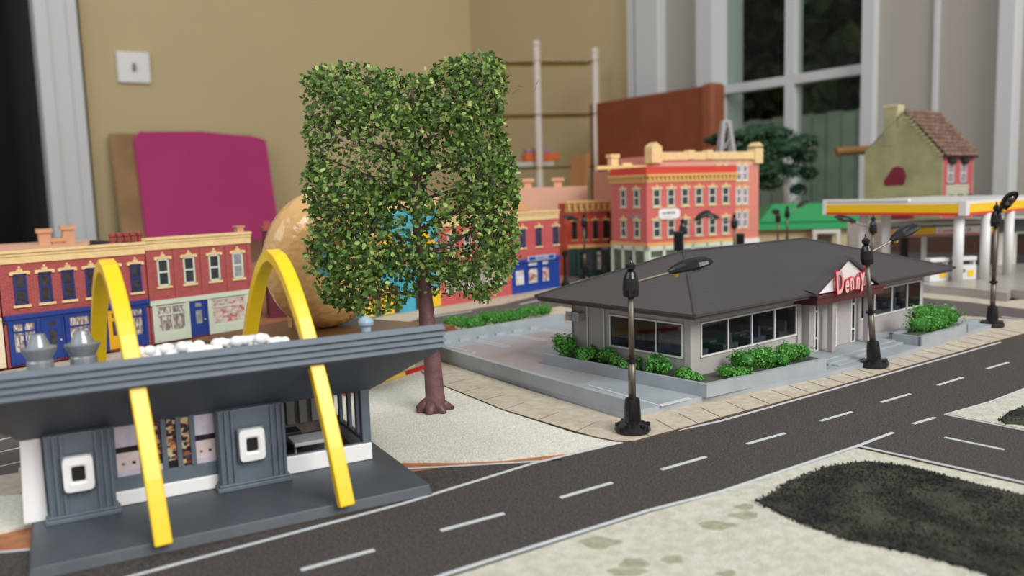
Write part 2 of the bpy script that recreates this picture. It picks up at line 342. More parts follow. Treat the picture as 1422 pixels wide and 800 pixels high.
# ------------------------------------------------------------ ground of the town
def g2(pts, z=0): return [tuple(G(x, y, z)[:2]) for x, y in pts]
def stripe(mb, p0, p1, wd, z, mi=1):
    a, b_ = Vector(p0), Vector(p1); d = (b_-a).normalized(); n = Vector((-d.y, d.x))*wd/2
    mb.prism([a-n, b_-n, b_+n, a+n], z, z+.02, mi)
def pstripe(mb, pts, wd, z, mi=1):
    for a, b_ in zip(pts[:-1], pts[1:]): stripe(mb, g2([a])[0], g2([b_])[0], wd, z, mi)
rd = MB()
rd.prism(g2([(60, 850), (200, 801), (560, 703), (740, 647), (870, 616), (1000, 586), (1389, 476), (1422, 466), (1560, 425), (1600, 490), (1422, 541), (1375, 560), (1310, 578), (1422, 600), (1700, 655), (1700, 745), (1422, 674), (1195, 622), (1000, 687), (622, 803), (350, 900), (60, 1000)]), 0, .06)
pstripe(rd, [(60, 838), (200, 799), (560, 702), (740, 646), (870, 615), (1000, 587), (1389, 477)], .13, .06)
pstripe(rd, [(400, 880), (622, 800), (900, 712), (1000, 686), (1190, 622), (1240, 603)], .14, .06)
pstripe(rd, [(1193, 622), (1422, 673), (1700, 741)], .14, .06)
pstripe(rd, [(1700, 658), (1422, 600), (1312, 578), (1375, 560), (1422, 542), (1600, 487)], .1, .06)
for a, b_ in (((418, 795), (520, 767)), ((612, 740), (700, 716)), ((778, 694), (850, 673)), ((918, 655), (980, 637)), ((1037, 619), (1090, 604)), ((1139, 587), (1183, 574)), ((1223, 561), (1264, 549)), ((1302, 537), (1337, 526)), ((1370, 514), (1400, 505)), ((1312, 610), (1394, 627)), ((1268, 591), (1298, 582))):
    pstripe(rd, [a, b_], .15, .06)
struct('main_road', rd, [M_asphalt, M_line])
rd = MB(); rd.prism(g2([(783, 640), (745, 645.5), (560, 702.5), (200, 800), (60, 848), (-200, 880), (-200, 780), (0, 768), (45, 765), (300, 700), (520, 662), (640, 649)]), 0, .04)
pstripe(rd, [(780, 640.5), (700, 645), (560, 653), (420, 675), (200, 728), (45, 765), (0, 769), (-200, 785)], .1, .04)
struct('slip_road', rd, [M_asphalt, M_line])
rd = MB(); rd.prism(g2([(772, 404), (785, 386), (850, 374), (1300, 374), (1300, 396), (872, 392)]), 0, .04); rd.prism(g2([(-260, 600), (0, 590), (60, 582), (300, 530), (480, 478), (590, 441), (700, 423), (786, 402), (870, 388), (960, 400), (870, 412), (778, 432), (600, 456), (520, 480), (300, 560), (25, 662), (-260, 720)]), 0, .05)
for a, b_ in (((655, 433), (600, 441)), ((757, 416), (722, 423.5)), ((560, 449), (520, 460))): pstripe(rd, [a, b_], .22, .05)
for yy in (613, 630, 650): pstripe(rd, [(-200, yy+30), (0, yy), (26, yy-6), (120, yy-32)], .1, .05)
struct('back_street', rd, [M_asph2, M_line])
rd = MB(); rd.prism(g2([(1240, 432), (1240, 405), (1300, 410), (1422, 424), (1600, 445), (1650, 480), (1500, 462), (1422, 450), (1375, 442), (1330, 438), (1300, 444)]), 0, .05)
pstripe(rd, [(1310, 428.5), (1327, 430)], .3, .05); pstripe(rd, [(1391, 441), (1430, 445)], .22, .05)
struct('side_street', rd, [M_asph2, M_line])
# cream ground
struct('cream_island', MB().prism(g2([(-260, 770), (0, 742), (300, 675), (520, 643), (640, 643), (700, 640), (790, 630), (862, 617), (800, 605), (700, 573), (620, 540), (585, 512), (500, 520), (300, 590), (0, 692), (-260, 740)]), 0, .09), M_cream)
b = MB(); b.prism(g2([(618, 810), (900, 718), (1000, 690), (1189, 626.5), (1422, 679), (1700, 745), (1900, 1100), (900, 1400), (300, 1000), (480, 855)]), 0, .12)
rn = random.Random(5)
for cx, cy, rx, ry in ((832, 754, 28, 8), (880, 782, 20, 7), (935, 777, 15, 6), (995, 730, 26, 6), (1035, 704, 14, 4), (1035, 716, 20, 5), (870, 795, 26, 6), (1010, 797, 14, 5)):
    b.prism(g2([(cx+rx*(1+.22*math.sin(3*a+cx))*math.cos(a), cy+ry*(1+.18*math.cos(4*a+cy))*math.sin(a)) for a in [2*math.pi*k/22 for k in range(22)]], .12), .12, .126, 1)
struct('cream_ground_front', b, [M_creamf, M_stain])
b = MB(); b.prism(g2([(1315, 577.8), (1376, 562), (1422, 543.5), (1600, 489), (1700, 600), (1700, 656), (1422, 598.8)]), 0, .1)
struct('cream_ground_corner', b, M_creamf)
b = MB(); b.prism(g2([(-260, 700), (0, 665), (26, 661), (26, 655), (300, 565), (480, 500), (480, 510), (300, 585), (28, 690), (0, 692), (-260, 738)]), 0, .13)
struct('kerb_left', b, M_card)
# dark scatter patches
M_patch = mat('black flock', (26, 26, 22), .95, bump=1, bscale=1200, col2=(66, 66, 54), vscale=70)
M_tuft = leafmat('black scatter', [(0, (20, 20, 17)), (.8, (40, 40, 34)), (.95, (84, 84, 70)), (1, (160, 160, 140))], 0)
def inside(p, poly):
    c = False; n = len(poly)
    for i in range(n):
        x1, y1 = poly[i]; x2, y2 = poly[(i+1) % n]
        if (y1 > p[1]) != (y2 > p[1]) and p[0] < (x2-x1)*(p[1]-y1)/(y2-y1)+x1: c = not c
    return c
def scatter(name, label, px, n, seed, z):
    poly = g2(px, z); rn = random.Random(seed)
    xs = [p[0] for p in poly]; ys = [p[1] for p in poly]
    mb = MB(); cx = sum(xs)/len(xs); cy = sum(ys)/len(ys)
    mb.prism([(cx+(x-cx)*.985, cy+(y-cy)*.985) for x, y in poly], z, z+.05)
    k = 0
    while k < n:
        x, y = rn.uniform(min(xs)-.15, max(xs)+.15), rn.uniform(min(ys)-.15, max(ys)+.15)
        if not inside((x, y), poly): 
            if not any(inside((x+a, y+c_), poly) for a, c_ in ((.12, 0), (-.12, 0), (0, .12), (0, -.12))) or rn.random() < .6: continue
        k += 1
        if noise.noise(Vector((x*.8, y*.8, 3))) > .28 and rn.random() < .75: continue
        h = rn.uniform(.03, .09); a = rn.uniform(0, 3.14); s_ = rn.uniform(.02, .045)
        mb.add([(x-s_*math.cos(a), y-s_*math.sin(a), z), (x+s_*math.cos(a), y+s_*math.sin(a), z), (x+s_*.5*math.cos(a+.5), y+s_*math.sin(a), z+h), (x-s_*.5*math.cos(a), y-s_*math.sin(a), z+h*.8)], [(0, 1, 2, 3)], 1)
    tag(mb.build(name, [M_patch, M_tuft]), label, 'scatter', kind='stuff')
scatter('dark_scatter', 'large patch of black flocked scatter on the cream ground in front of the crossing', [(1050, 697), (1100, 668), (1150, 648), (1200, 641), (1260, 648), (1340, 668), (1422, 690), (1700, 770), (1700, 1000), (1500, 860), (1385, 804), (1330, 786), (1260, 768), (1180, 752), (1110, 726), (1062, 704)], 34000, 1, .12)
scatter('dark_scatter', 'small patch of black flocked scatter on the cream corner beyond the crossing', [(1388, 583), (1400, 573), (1422, 565), (1600, 520), (1650, 600), (1500, 610), (1422, 591), (1394, 589)], 5000, 2, .1)

# ------------------------------------------------------------ diner lot (frame D)
D0 = (8.503, 39.266); DY = 39.0
def DW(x, y): c, s_ = math.cos(R(DY)), math.sin(R(DY)); return (D0[0]+x*c-y*s_, D0[1]+x*s_+y*c)
lotp = [(-6.0, -1.25), (-.9, -1.85), (6.3, -3.15), (11.5, -3.55), (29.0, -3.35), (28.2, -1.6), (25.6, -.2), (25.6, 19.2), (9, 19.1), (-4.1, 18.9)]
lot = thing('parking_lot', 'blue grey plastic parking lot base around the dark roofed diner', 'parking lot', (D0[0], D0[1], 0), DY)
b = MB(); b.prism(lotp, 0, .4)
b.prism([(-3.6, 4), (0, 4), (0, 13), (9, 14), (9, 17), (-3, 16.5)], .4, .404, 2)
for x in (-2.7, .0, 2.95, 5.6):
    for dx in (0, .42): stripe(b, (x+dx, 14.3), (x+dx, 17.6), .08, .4)
    stripe(b, (x, 14.3), (x+.42, 14.3), .08, .4)
stripe(b, (-3.45, 3.5), (-3.98, -1.5), .1, .4); stripe(b, (-4, -1.5), (-2.05, -1.6), .28, .4)
b.build('paved_slab', [M_lot, mat('white lot paint', (206, 210, 214), .5), M_lotdirt], lot, bevel=.03)
def wallseg(name, pts, th, z0, z1):
    b = MB()
    for k_, (a, c_) in enumerate(zip(pts[:-1], pts[1:])):
        a, c_ = Vector(a), Vector(c_); d = (c_-a).normalized(); n = Vector((-d.y, d.x))*th/2; e = d*th/2
        b.prism([a-n-e, c_-n+e, c_+n+e, a+n-e], z0, z1+.004*(k_ % 3))
    return b.build(name, M_lot, lot)
wallseg('lot_wall', [(-5.8, -1.15), (-5.3, 5.4), (-4.0, 18.6)], .3, .38, 1.0)
wallseg('lot_wall', [(-3.6, 18.75), (8.9, 18.85)], .3, .38, 1.0)
wallseg('planter_wall', [(-1.6, 8.8), (-1.3, -1.95), (7.2, -2.75), (7.2, -.2)], .22, .38, 1.0)
wallseg('planter_wall', [(16.5, -1.7), (16.5, -3.35), (22.6, -3.35), (22.6, -1.7), (16.5, -1.7)], .22, .38, .95)
b = MB(); b.box(16.6, 22.5, -3.25, -1.8, .4, .8); b.build('planter_soil', mat('planter soil', (84, 84, 74), .9), lot)
b = MB(); b.prism([(-1.5, 8.7), (-1.2, -1.85), (7.1, -2.65), (7.1, -.15), (-.15, -.15), (-.15, 8.7)], .4, .8)
b.build('planter_soil', mat('planter soil', (84, 84, 74), .9), lot)
b = MB(); b.box(7.5, 25, -2.0, -.15, .4, .6); b.box(8.2, 16.3, -2.5, -1.95, .4, .55); b.box(8.4, 12.0, -2.95, -2.45, .4, .47); b.box(22.7, 26.5, -2.6, -1.2, .4, .6); b.build('entrance_step', M_lot, lot, bevel=.02)
for k in range(6):
    b = MB(); b.hull([(-2.3+k*1.5-.0, 18.0, .4), (-1.5+k*1.5, 18.0, .4), (-1.5+k*1.5, 18.3, .4), (-2.3+k*1.5, 18.3, .4)], [(-2.25+k*1.5, 18.05, .55), (-1.55+k*1.5, 18.05, .55), (-1.55+k*1.5, 18.25, .55), (-2.25+k*1.5, 18.25, .55)])
    b.build('wheel_stop', M_lot, lot)
# pavement around the lot
b = MB()
outer = [(-5.9, 47.6), (-4.6, 43.7), (-3.7, 41.9), (-.53, 36.7), (2.45, 32.95), (3.2, 32.1), (3.9, 31.55), (4.6, 31.45), (5.3, 31.95), (8.73, 34.4), (12.78, 37.2), (29.65, 49.5), (33.2, 52.0), (35.4, 54.0), (35.0, 56.2), (31.6, 59.0)]
inner = [DW(25.6, 1.5), DW(25.6, -.2), DW(28.2, -1.6), DW(29, -3.35), DW(11.5, -3.55), DW(6.3, -3.15), DW(-.9, -1.85), DW(-6, -1.25), DW(-5.5, 5.4), DW(-4.1, 18.9)]
b.prism(outer+inner, 0, .15, 0, 1)
sg = [(Vector(p), Vector(q)) for p, q in zip(outer[7:12], outer[8:13])]
import itertools
def along(pl, step):
    out = []; 
    for p, q in zip(pl[:-1], pl[1:]):
        p, q = Vector(p), Vector(q); n = max(1, int((q-p).length/step))
        for i in range(n): out.append((p+(q-p)*i/n, (q-p).normalized()))
    return out
for p, d in along(outer[8:13], 1.35):
    n = Vector((-d.y, d.x)); stripe(b, p+n*.04, p+n*1.55+d*.5, .035, .148, 2)
for p, d in along(outer[0:6], 1.7):
    n = Vector((-d.y, d.x)); stripe(b, p+n*.04, p+n*1.45-d*.3, .03, .148, 2)
struct('lot_pavement', b, [M_card, M_edge, M_score])
b = MB(); b.prism(g2([(-260, 560), (0, 519), (262, 475), (345, 458), (480, 454), (585, 428), (712, 411), (777, 399), (850, 380), (880, 388), (786, 401), (700, 422), (590, 440), (480, 477), (300, 529), (60, 581), (0, 589), (-260, 599)]), 0, .13)
struct('shop_pavement', b, M_card)
b = MB(); b.prism(g2([(620, 452), (778, 427), (800, 431), (778, 440), (640, 462)]), 0, .1); struct('verge_pavement', b, M_card)

# ------------------------------------------------------------ shrubs
def shrub(loc, rx, ry, h, label, group, n=420, seed=1):
    rx *= 1.25; ry *= 1.12; h *= 1.3; n = int(n*1.7)
    rn = random.Random(seed); root = thing('shrub', label, 'shrub', loc, 0, group); b = MB()
    lumps = [(rn.uniform(-.6, .6)*rx, rn.uniform(-.6, .6)*ry, rn.uniform(.25, .65)*h) for _ in range(7)]
    for i in range(n):
        c_ = rn.choice(lumps); v = Vector((rn.gauss(0, 1), rn.gauss(0, 1), rn.gauss(0, 1))).normalized()
        r_ = rn.uniform(.7, 1.3); p = Vector(c_)+Vector((v.x*rx*.45, v.y*ry*.45, v.z*h*.35))*r_; p.z = max(p.z, .02)
        b.leaf(p, rn.uniform(.08, .16), v+Vector((rn.uniform(-.6, .6), rn.uniform(-.6, .6), rn.uniform(-.2, .8))))
    b.build('foliage', M_green, root)
    b = MB()
    for c_ in lumps: b.ball(c_, 1, 8, 6, (rx*.34, ry*.34, min(h*.27, c_[2]*.98)), .25)
    b.build('foam_core', mat('dark green foam', (54, 116, 42), .9, var=.2, vscale=800), root, smooth=True)
GS = 'shrubs in the planters of the diner'
for i, (x, y, rx, ry, h, lb) in enumerate(((-.7, 8.2, .55, .7, 1.0, 'rounded green shrub at the far left end of the diner planter'), (-.7, 6.5, .5, .8, .62, 'low green shrub, second from the far end of the left planter'), (-.7, 4.9, .5, .7, .75, 'green shrub under the left end of the side window of the diner'),
     (-.7, 3.2, .5, .8, .5, 'low green shrub under the middle of the side window'), (-.7, 1.5, .5, .8, .75, 'green shrub just right of the near street lamp pole'), (-.6, -.4, .5, .8, .42, 'flat green shrub at the front left corner of the planter'),
     (1.1, -1.35, .9, .5, .4, 'flat green shrub at the foot of the diner corner'), (2.9, -1.5, .9, .6, .9, 'bushy green shrub under the left front window'), (4.6, -1.5, .8, .6, 1.0, 'bushy green shrub under the middle of the front window'), (6.2, -1.5, .85, .6, .85, 'green shrub beside the entrance steps of the diner'), (19.4, -2.5, 1.7, .65, 1.25, 'large green shrub in the separate planter right of the entrance'))):
    p = DW(x, y); shrub((p[0], p[1], .8), rx, ry, h, lb, GS, 520 if i < 10 else 1100, 20+i)
for i, (px, py, lb) in enumerate(((640, 459, 'green shrub behind the parking lot wall, beside the tree trunk'), (676, 453, 'green shrub behind the parking lot wall, second from the tree trunk'), (712, 447, 'green shrub behind the parking lot wall, third from the tree trunk'), (750, 441, 'green shrub behind the parking lot wall, nearest the diner'))):
    p = G(px, py+1, .1); shrub((p.x, p.y, .1), 1.1, .5, .95, lb, 'shrubs behind the parking lot wall', 380, 50+i)

# ------------------------------------------------------------ diner (frame D)
M_dwall = mat('warm grey plastic wall', (178, 172, 170), .55)
M_roofD = banded('dark grey lapped roof', (82, 77, 79), 2, .1, .14, .45)
M_roofP = mat('dark grey roof plastic', (68, 64, 66), .45)
M_gl = glass('diner glass', (196, 200, 204), .06)
din = thing('diner_building', 'long grey diner with dark hipped roof and red lettered gable', 'building', (D0[0], D0[1], 0), DY)
def wall_y(b, x0, x1, y0, y1, z0, z1, holes, mi=0):      # wall along x with holes (x0,x1,z0,z1)
    xs = x0
    for a, c_, p, q in sorted(holes):
        if a > xs: b.box(xs, a, y0, y1, z0, z1, mi)
        b.box(a, c_, y0, y1, z0, p, mi)
        if q < z1: b.box(a, c_, y0, y1, q, z1, mi)
        xs = c_
    if xs < x1: b.box(xs, x1, y0, y1, z0, z1, mi)
W1 = (.75, 9.1, 1.63, 3.36); W2 = (15.5, 23.75, 1.63, 3.36)
b = MB(); wall_y(b, 0, 24, 0, .22, .4, 4.0, [W1, W2]); b.box(9.6, 15.2, -.5, 0, .61, 4.0)
sv = b.T; b.T = Matrix(((0, 1, 0, 0), (1, 0, 0, 0), (0, 0, 1, 0), (0, 0, 0, 1)))
wall_y(b, .22, 8.3, 0, .22, .4, 4.0, [(.42, 5.35, 1.63, 3.36)]); wall_y(b, 0.22, 8.3, 23.78, 24, .4, 4.0, [(1, 7.5, 1.63, 3.36)]); b.T = sv
wall_y(b, 0, 24, 8.08, 8.3, .4, 4.0, [(16, 23.5, .9, 3.8)])
b.box(9.1, 9.5, -.12, 0, .4, 4.0)
b.box(-.08, .3, -.08, .3, .4, 4.0); b.box(23.75, 24.05, -.06, .2, .4, 4.0)
b.build('walls', M_dwall, din, bevel=.02)
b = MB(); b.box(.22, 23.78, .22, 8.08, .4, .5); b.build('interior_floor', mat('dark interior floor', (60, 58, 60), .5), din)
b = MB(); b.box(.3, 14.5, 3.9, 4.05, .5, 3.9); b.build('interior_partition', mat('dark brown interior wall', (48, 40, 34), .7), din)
def window_strip(x0, x1, z0, z1, mull, y, along_y=False, par=din):
    b = MB()
    if along_y: b.T = Matrix(((0, 1, 0, 0), (1, 0, 0, 0), (0, 0, 1, 0), (0, 0, 0, 1)))
    t = .08
    b.box(x0, x1, y-.07, y+.06, z0, z0+t); b.box(x0, x1, y-.07, y+.06, z1-t, z1)
    for xx in [x0]+list(mull)+[x1-t]: b.box(xx, xx+t, y-.06, y+.05, z0, z1)
    o = b.build('window', M_white, par)
    g = MB(); g.T = b.T
    g.box(x0+.02, x1-.02, y, y+.02, z0+.02, z1-.02); g.build('pane', M_gl, o)
    return o
window_strip(W1[0], W1[1], W1[2], W1[3], (2.9, 4.9, 6.95), 0)
window_strip(W2[0], W2[1], W2[2], W2[3], (17.6, 19.8, 21.8), 0)
window_strip(.42, 5.35, 1.63, 3.36, (2.1,), 0, True)
window_strip(1, 7.5, 1.63, 3.36, (3.1, 5.3), 23.9, True)
window_strip(16, 23.5, .9, 3.8, (18.3, 20.6), 8.2)
M_seat = mat('grey blue seat plastic', (196, 202, 208), .5)
for i in range(9):
    if 4 <= i <= 5: continue
    x = 1.2+i*2.5
    b = MB(); b.box(x, x+.22, .45, 3.0, .5, 2.4); b.box(x+.22, x+.75, .45, 3.0, .5, 1.85); b.box(x-.53, x, .45, 3.0, .5, 1.85); b.build('booth_seat', M_seat, din)
    b = MB(); b.box(x+.98, x+1.5, .5, 3.0, 2.1, 2.2); b.box(x+1.18, x+1.28, 1.5, 2.2, .5, 2.1); b.build('booth_table', M_seat, din)
for x0 in (2.6, 4.4, 6.3):
    b = MB(); b.box(.5, 1.1, x0-.5, x0-.3, .5, 2.3); b.box(.5, 1.1, x0-.3, x0+.1, .5, 1.8); b.build('booth_seat', M_seat, din)
# main hip roof
ez, ov = 4.12, 1.45
e = [(-ov, -ov), (24+ov, -ov), (24+ov, 8.3+ov), (-ov, 8.3+ov)]; r1, r2, rz = 4.6, 16.4, 6.42
b = MB(); v = [(x, y, ez) for x, y in e]+[(r1, 4.13, rz), (r2, 4.13, rz)]
b.add(v, [(0, 1, 5, 4), (3, 0, 4), (2, 3, 4, 5), (1, 2, 5)], 0)
b.hull([(x, y, 3.86) for x, y in ((-ov+.12, -ov+.12), (24+ov-.12, -ov+.12), (24+ov-.12, 8.3+ov-.12), (-ov+.12, 8.3+ov-.12))], [(x, y, 4.02) for x, y in ((-ov+.12, -ov+.12), (24+ov-.12, -ov+.12), (24+ov-.12, 8.3+ov-.12), (-ov+.12, 8.3+ov-.12))], 1)
b.hull([(x, y, 4.02) for x, y in e], [(x, y, 4.135) for x, y in e], 1)
for p, q in (((-ov, -ov, ez), (r1, 4.13, rz)), ((24+ov, -ov, ez), (r2, 4.13, rz)), ((-ov, 8.3+ov, ez), (r1, 4.13, rz)), ((r1, 4.13, rz), (r2, 4.13, rz))): b.tube([p, q], .07, 6, 1)
b.build('roof', [M_roofD, M_roofP], din)
gx, gh, gw = 11.5, 5.9, 3.35
b = MB(); y0 = -1.75
for sgn in (-1, 1):
    b.add([(gx, y0, gh), (gx+sgn*gw, y0, 4.14), (gx+sgn*gw, -.9, 4.34), (gx, 2.9, gh)], [(0, 1, 2, 3)] if sgn < 0 else [(3, 2, 1, 0)], 0)
    b.hull([(gx, y0-.02, gh-.16), (gx+sgn*(gw), y0-.02, 4.0), (gx+sgn*gw, -1.4, 4.0), (gx, -1.4, gh-.16)], [(gx, y0-.02, gh+.01), (gx+sgn*gw, y0-.02, 4.14), (gx+sgn*gw, -1.4, 4.15), (gx, -1.4, gh+.01)], 1)
b.build('gable_roof', [M_roofD, M_roofP], din)
b = MB(); b.prism_y([(gx-gw+.35, 4.08), (gx+gw-.35, 4.08), (gx, gh-.17)], -1.6, -1.42); b.build('gable_board', mat('bright white sign board', (240, 240, 240), .4), din)
b = MB(); b.box(8.5, 15.6, -1.62, -.2, 3.45, 3.82); b.box(8.4, 15.7, -1.7, -.2, 3.82, 4.0); b.build('entrance_beam', mat('dark maroon plastic', (84, 42, 42), .4), din, bevel=.03)
for x in (10.6, 14.5):
    b = MB(); b.box(x, x+.34, -1.3, -.98, .61, 3.5); b.build('porch_pillar', M_dwall, din, bevel=.02)
M_pan = mat('dark window pane', (40, 44, 50), .08)
def leaded(x0, x1, z0, z1, y, cells):
    b = MB(); b.box(x0, x1, y-.05, y+.05, z0, z1)
    o = b.build('glazed_door', M_white, din)
    h = (z1-z0-.1)/sum(cells); z = z0+.08
    for c_ in cells:
        g = MB(); g.box(x0+.12, x1-.12, y-.06, y, z, z+h*c_-.1); g.build('pane', M_pan, o); z += h*c_
    return o
leaded(11.45, 12.35, .62, 3.45, -.52, (1, 2, .7)); leaded(10.0, 10.4, .62, 3.45, -.52, (1, 2, .7)); leaded(13.9, 14.4, .62, 3.45, -.52, (1, 2, .7))
for y in (8.9-1.0, 7.45):
    b = MB(); b.box(-.5, 0, y-.25, y+.25, 2.85, 3.25); b.box(-.56, -.5, y-.3, y+.3, 2.8, 3.3); b.tube([(-.5, y, 2.95), (-.62, y, 2.95)], .14, 10); b.build('wall_vent', M_dwall, din, bevel=.03)
for y in (7.0, 5.75):
    b = MB(); b.tube([(-.06, y, .5), (-.06, y, 3.9)], .05, 6); b.build('downpipe', M_white, din)
# lettering
M_red = mat('bright red lettering', (214, 28, 34), .35); M_pink = mat('pale pink letter face', (244, 214, 214), .4)
lx = 10.05
letters = MB()
fr = None
for i, (ch, sz, dz, roll, sx, adv) in enumerate((('D', 1.75, .0, -6, .58, .82), ('e', 1.4, .04, 4, .62, .58), ('n', 1.4, .1, -6, .58, .56), ('n', 1.4, .12, 5, .58, .56), ('y', 1.4, .28, -4, .64, .5), ("'", 1.3, .3, 0, .6, .16), ('s', 1.1, .24, 4, .5, .45))):
    z = 3.93+dz
    o = text_mesh('sign_letter', ch, sz, M_red, din, TM(lx, -1.78, z, roll), .05, .07, sx=sx)
    text_mesh('letter_face', ch, sz, M_pink, o, TM(lx, -1.84, z, roll), .012, .018, sx=sx)
    lx += adv

# ------------------------------------------------------------ drive-in restaurant with arches (frame R)
R0 = (-2.92, 26.54); RY = 28.6
res = thing('drive_in_restaurant', 'slate grey drive-in restaurant with flared ribbed roof and yellow arches in the foreground', 'building', (R0[0], R0[1], .06), RY)
M_under = banded('slate grey ribbed plastic', (82, 92, 103), 2, .16, .03, .5)
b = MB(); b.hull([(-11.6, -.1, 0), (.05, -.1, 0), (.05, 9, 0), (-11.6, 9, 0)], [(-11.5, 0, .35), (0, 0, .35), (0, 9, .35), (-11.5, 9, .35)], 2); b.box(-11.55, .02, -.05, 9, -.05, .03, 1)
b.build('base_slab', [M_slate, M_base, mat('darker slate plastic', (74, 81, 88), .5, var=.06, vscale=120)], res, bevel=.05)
b = MB()
# roof: high at the front, low at the back, wider at the top than at the walls
xr, xl = 1.12, -13.2; wr, wl_ = -.7, -11.62
fasc_lo, fasc_hi = 4.62, 5.44
back = 9.4
top = [(xl, 1, fasc_hi), (xr, 1, fasc_hi), (xr, back+.8, 3.75), (xl, back+.8, 3.75)]
mid = [(xl, 1.06, fasc_lo), (xr, 1.06, fasc_lo), (xr, back+.8, 3.3), (xl, back+.8, 3.3)]
low = [(wl_, 3.72, 2.9), (wr, 3.72, 2.9), (wr, back-1, 2.9), (wl_, back-1, 2.9)]
b.hull(low, mid, 0)
b.hull(mid, [(x, y, z-.02) for x, y, z in top], 1)
for k in range(4):
    z = fasc_lo+.1+k*.2
    b.hull([(xl-.06, .86, z), (xr+.06, .86, z), (xr+.06, 1.1, z), (xl-.06, 1.1, z)], [(xl-.0, .98, z+.17), (xr+.0, .98, z+.17), (xr+.0, 1.1, z+.17), (xl-.0, 1.1, z+.17)], 1)
b.build('roof', [M_under, M_slate], res)
for x0 in (-11.05, -6.1):
    w_ = 1.85 if x0 < -8 else 2.2
    b = MB(); b.box(x0, x0+w_, 3.15, 4.6, .35, 3.05)
    for a in (.03, .22, .42, w_-.5, w_-.3, w_-.12): b.box(x0+a, x0+a+.1, 3.06, 3.15, .35, 3.05)
    b.box(x0-.12, x0+w_+.12, 2.98, 4.6, .35, .5); b.box(x0-.06, x0+w_+.06, 3.04, 4.6, .5, .58)
    o = b.build('service_pillar', M_slate, res, bevel=.03)
    cx = x0+w_*.47; b = MB(); cz = 1.85
    b.box(cx-.46, cx+.46, 2.98, 3.08, cz-.58, cz+.58); b.build('hatch_surround', M_slate, o, bevel=.05)
    b = MB(); vs = []; n_ = 24
    for i in range(n_):
        a_ = 2*math.pi*(i+.5)/n_; se = lambda v_: math.copysign(abs(v_)**.26, v_)
        for rx_, rz2, yy in ((.42, .54, 2.98), (.41, .53, 2.84), (.25, .3, 2.82), (.19, .24, 2.86), (.18, .23, 2.98)): vs.append((cx+rx_*se(math.cos(a_)), yy, cz+rz2*se(math.sin(a_))))
    b.add(vs, [(i*5+j, ((i+1) % n_)*5+j, ((i+1) % n_)*5+j+1, i*5+j+1) for i in range(n_) for j in range(4)]); b.build('hatch_frame', mat('thick white paint', (246, 246, 246), .35), o)
    b = MB(); b.box(cx-.2, cx+.2, 2.95, 2.98, cz-.25, cz+.25); b.build('hatch_opening', mat('black hatch', (12, 12, 14), .6), o)
M_wp = mat('thick white paint', (246, 246, 246), .35)
b = MB(); b.hull([(-11.75, 3.6, .35), (-11.1, 3.6, .35), (-11.1, 8.4, .35), (-11.75, 8.4, .35)], [(-11.65, 3.75, 3.0), (-11.1, 3.75, 3.0), (-11.1, 8.4, 3.0), (-11.65, 8.4, 3.0)]); b.build('end_wall', M_wp, res, bevel=.04)
b = MB(); b.box(-9.22, -6.0, 3.6, 3.75, .36, .82); b.build('white_band', M_wp, res, bevel=.03)
b = MB(); b.box(-3.95, -.72, 3.6, 3.75, .36, .98); b.box(-.87, -.72, 3.75, 8.4, .36, .98); b.build('white_band', M_wp, res, bevel=.03)
b = MB(); b.box(-9.25, -6.0, 3.66, 3.8, .8, 1.28)
for x in (-9.25, -8.4, -7.75, -7.3, -6.88, -6.1): b.box(x, x+.16, 3.62, 3.82, 1.28, 3.0)
wf = b.build('shop_window_frame', M_slate, res, bevel=.02)
def poster(x0, x1, z0, z1, y, parts, par):
    b = MB(); b.box(x0, x1, y, y+.04, z0, z1, 0); mats = [parts[0]]
    for i, (a, c_, p, q, mm) in enumerate(parts[1:]):
        mats.append(mm); b.box(x0+(x1-x0)*a, x0+(x1-x0)*c_, y-.006, y, z0+(z1-z0)*p, z0+(z1-z0)*q, i+1)
    return b.build('window_picture', mats, par)
M_ph = mat('pale lilac print', (206, 198, 210), .3, var=.1, vscale=220); M_pk = mat('black print band', (34, 26, 34), .3); M_pp = mat('pale peach print', (224, 208, 206), .3, var=.06, vscale=300)
M_pw = mat('cream print', (224, 218, 200), .3)
M_cg = collage('snack photo print', [(40, 34, 44), (150, 96, 70), (210, 190, 150), (96, 40, 48), (70, 66, 86), (196, 150, 110), (30, 26, 34)], .16, .11)
pp = [M_ph, (0, 1, .44, .55, M_pk), (0, 1, .1, .44, M_pp), (.2, .34, .2, .25, M_pk), (.64, .8, .2, .26, M_pk), (0, 1, 0, .1, M_ph)]
poster(-9.09, -8.4, 1.28, 3.0, 3.72, pp, wf)
poster(-8.24, -7.75, 1.28, 3.0, 3.72, [M_cg, (.3, 1, 0, .12, M_pw)], wf); poster(-7.59, -7.3, 1.28, 3.0, 3.72, [M_cg, (0, 1, 0, .15, M_pk)], wf)
poster(-7.14, -6.88, 1.28, 3.0, 3.72, [M_cg], wf); poster(-6.72, -6.1, 1.28, 3.0, 3.72, pp, wf)
b = MB()
b.box(-1.05, -.72, 3.62, 3.95, .98, 3.0); b.box(-3.95, -.72, 3.64, 3.78, .96, 1.02)
for y in (4.75, 5.75, 6.9, 8.1): b.box(-.9, -.74, y, y+.22, .98, 3.0)
b.box(-.95, -.72, 3.9, 8.4, .95, 1.08)
b.build('window_posts', M_slate, res, bevel=.03)
b = MB(); b.box(-11.1, -.75, 8.25, 8.4, .35, 3.0); b.build('rear_wall', mat('beige grey inner wall', (168, 156, 146), .7), res)
b = MB(); b.box(-11.1, -.9, 3.8, 8.3, .35, .42); b.build('interior_floor', mat('grey interior floor', (110, 112, 116), .6), res)
b = MB(); b.box(-3.3, -1.9, 4.5, 5.6, 1.0, 1.14)
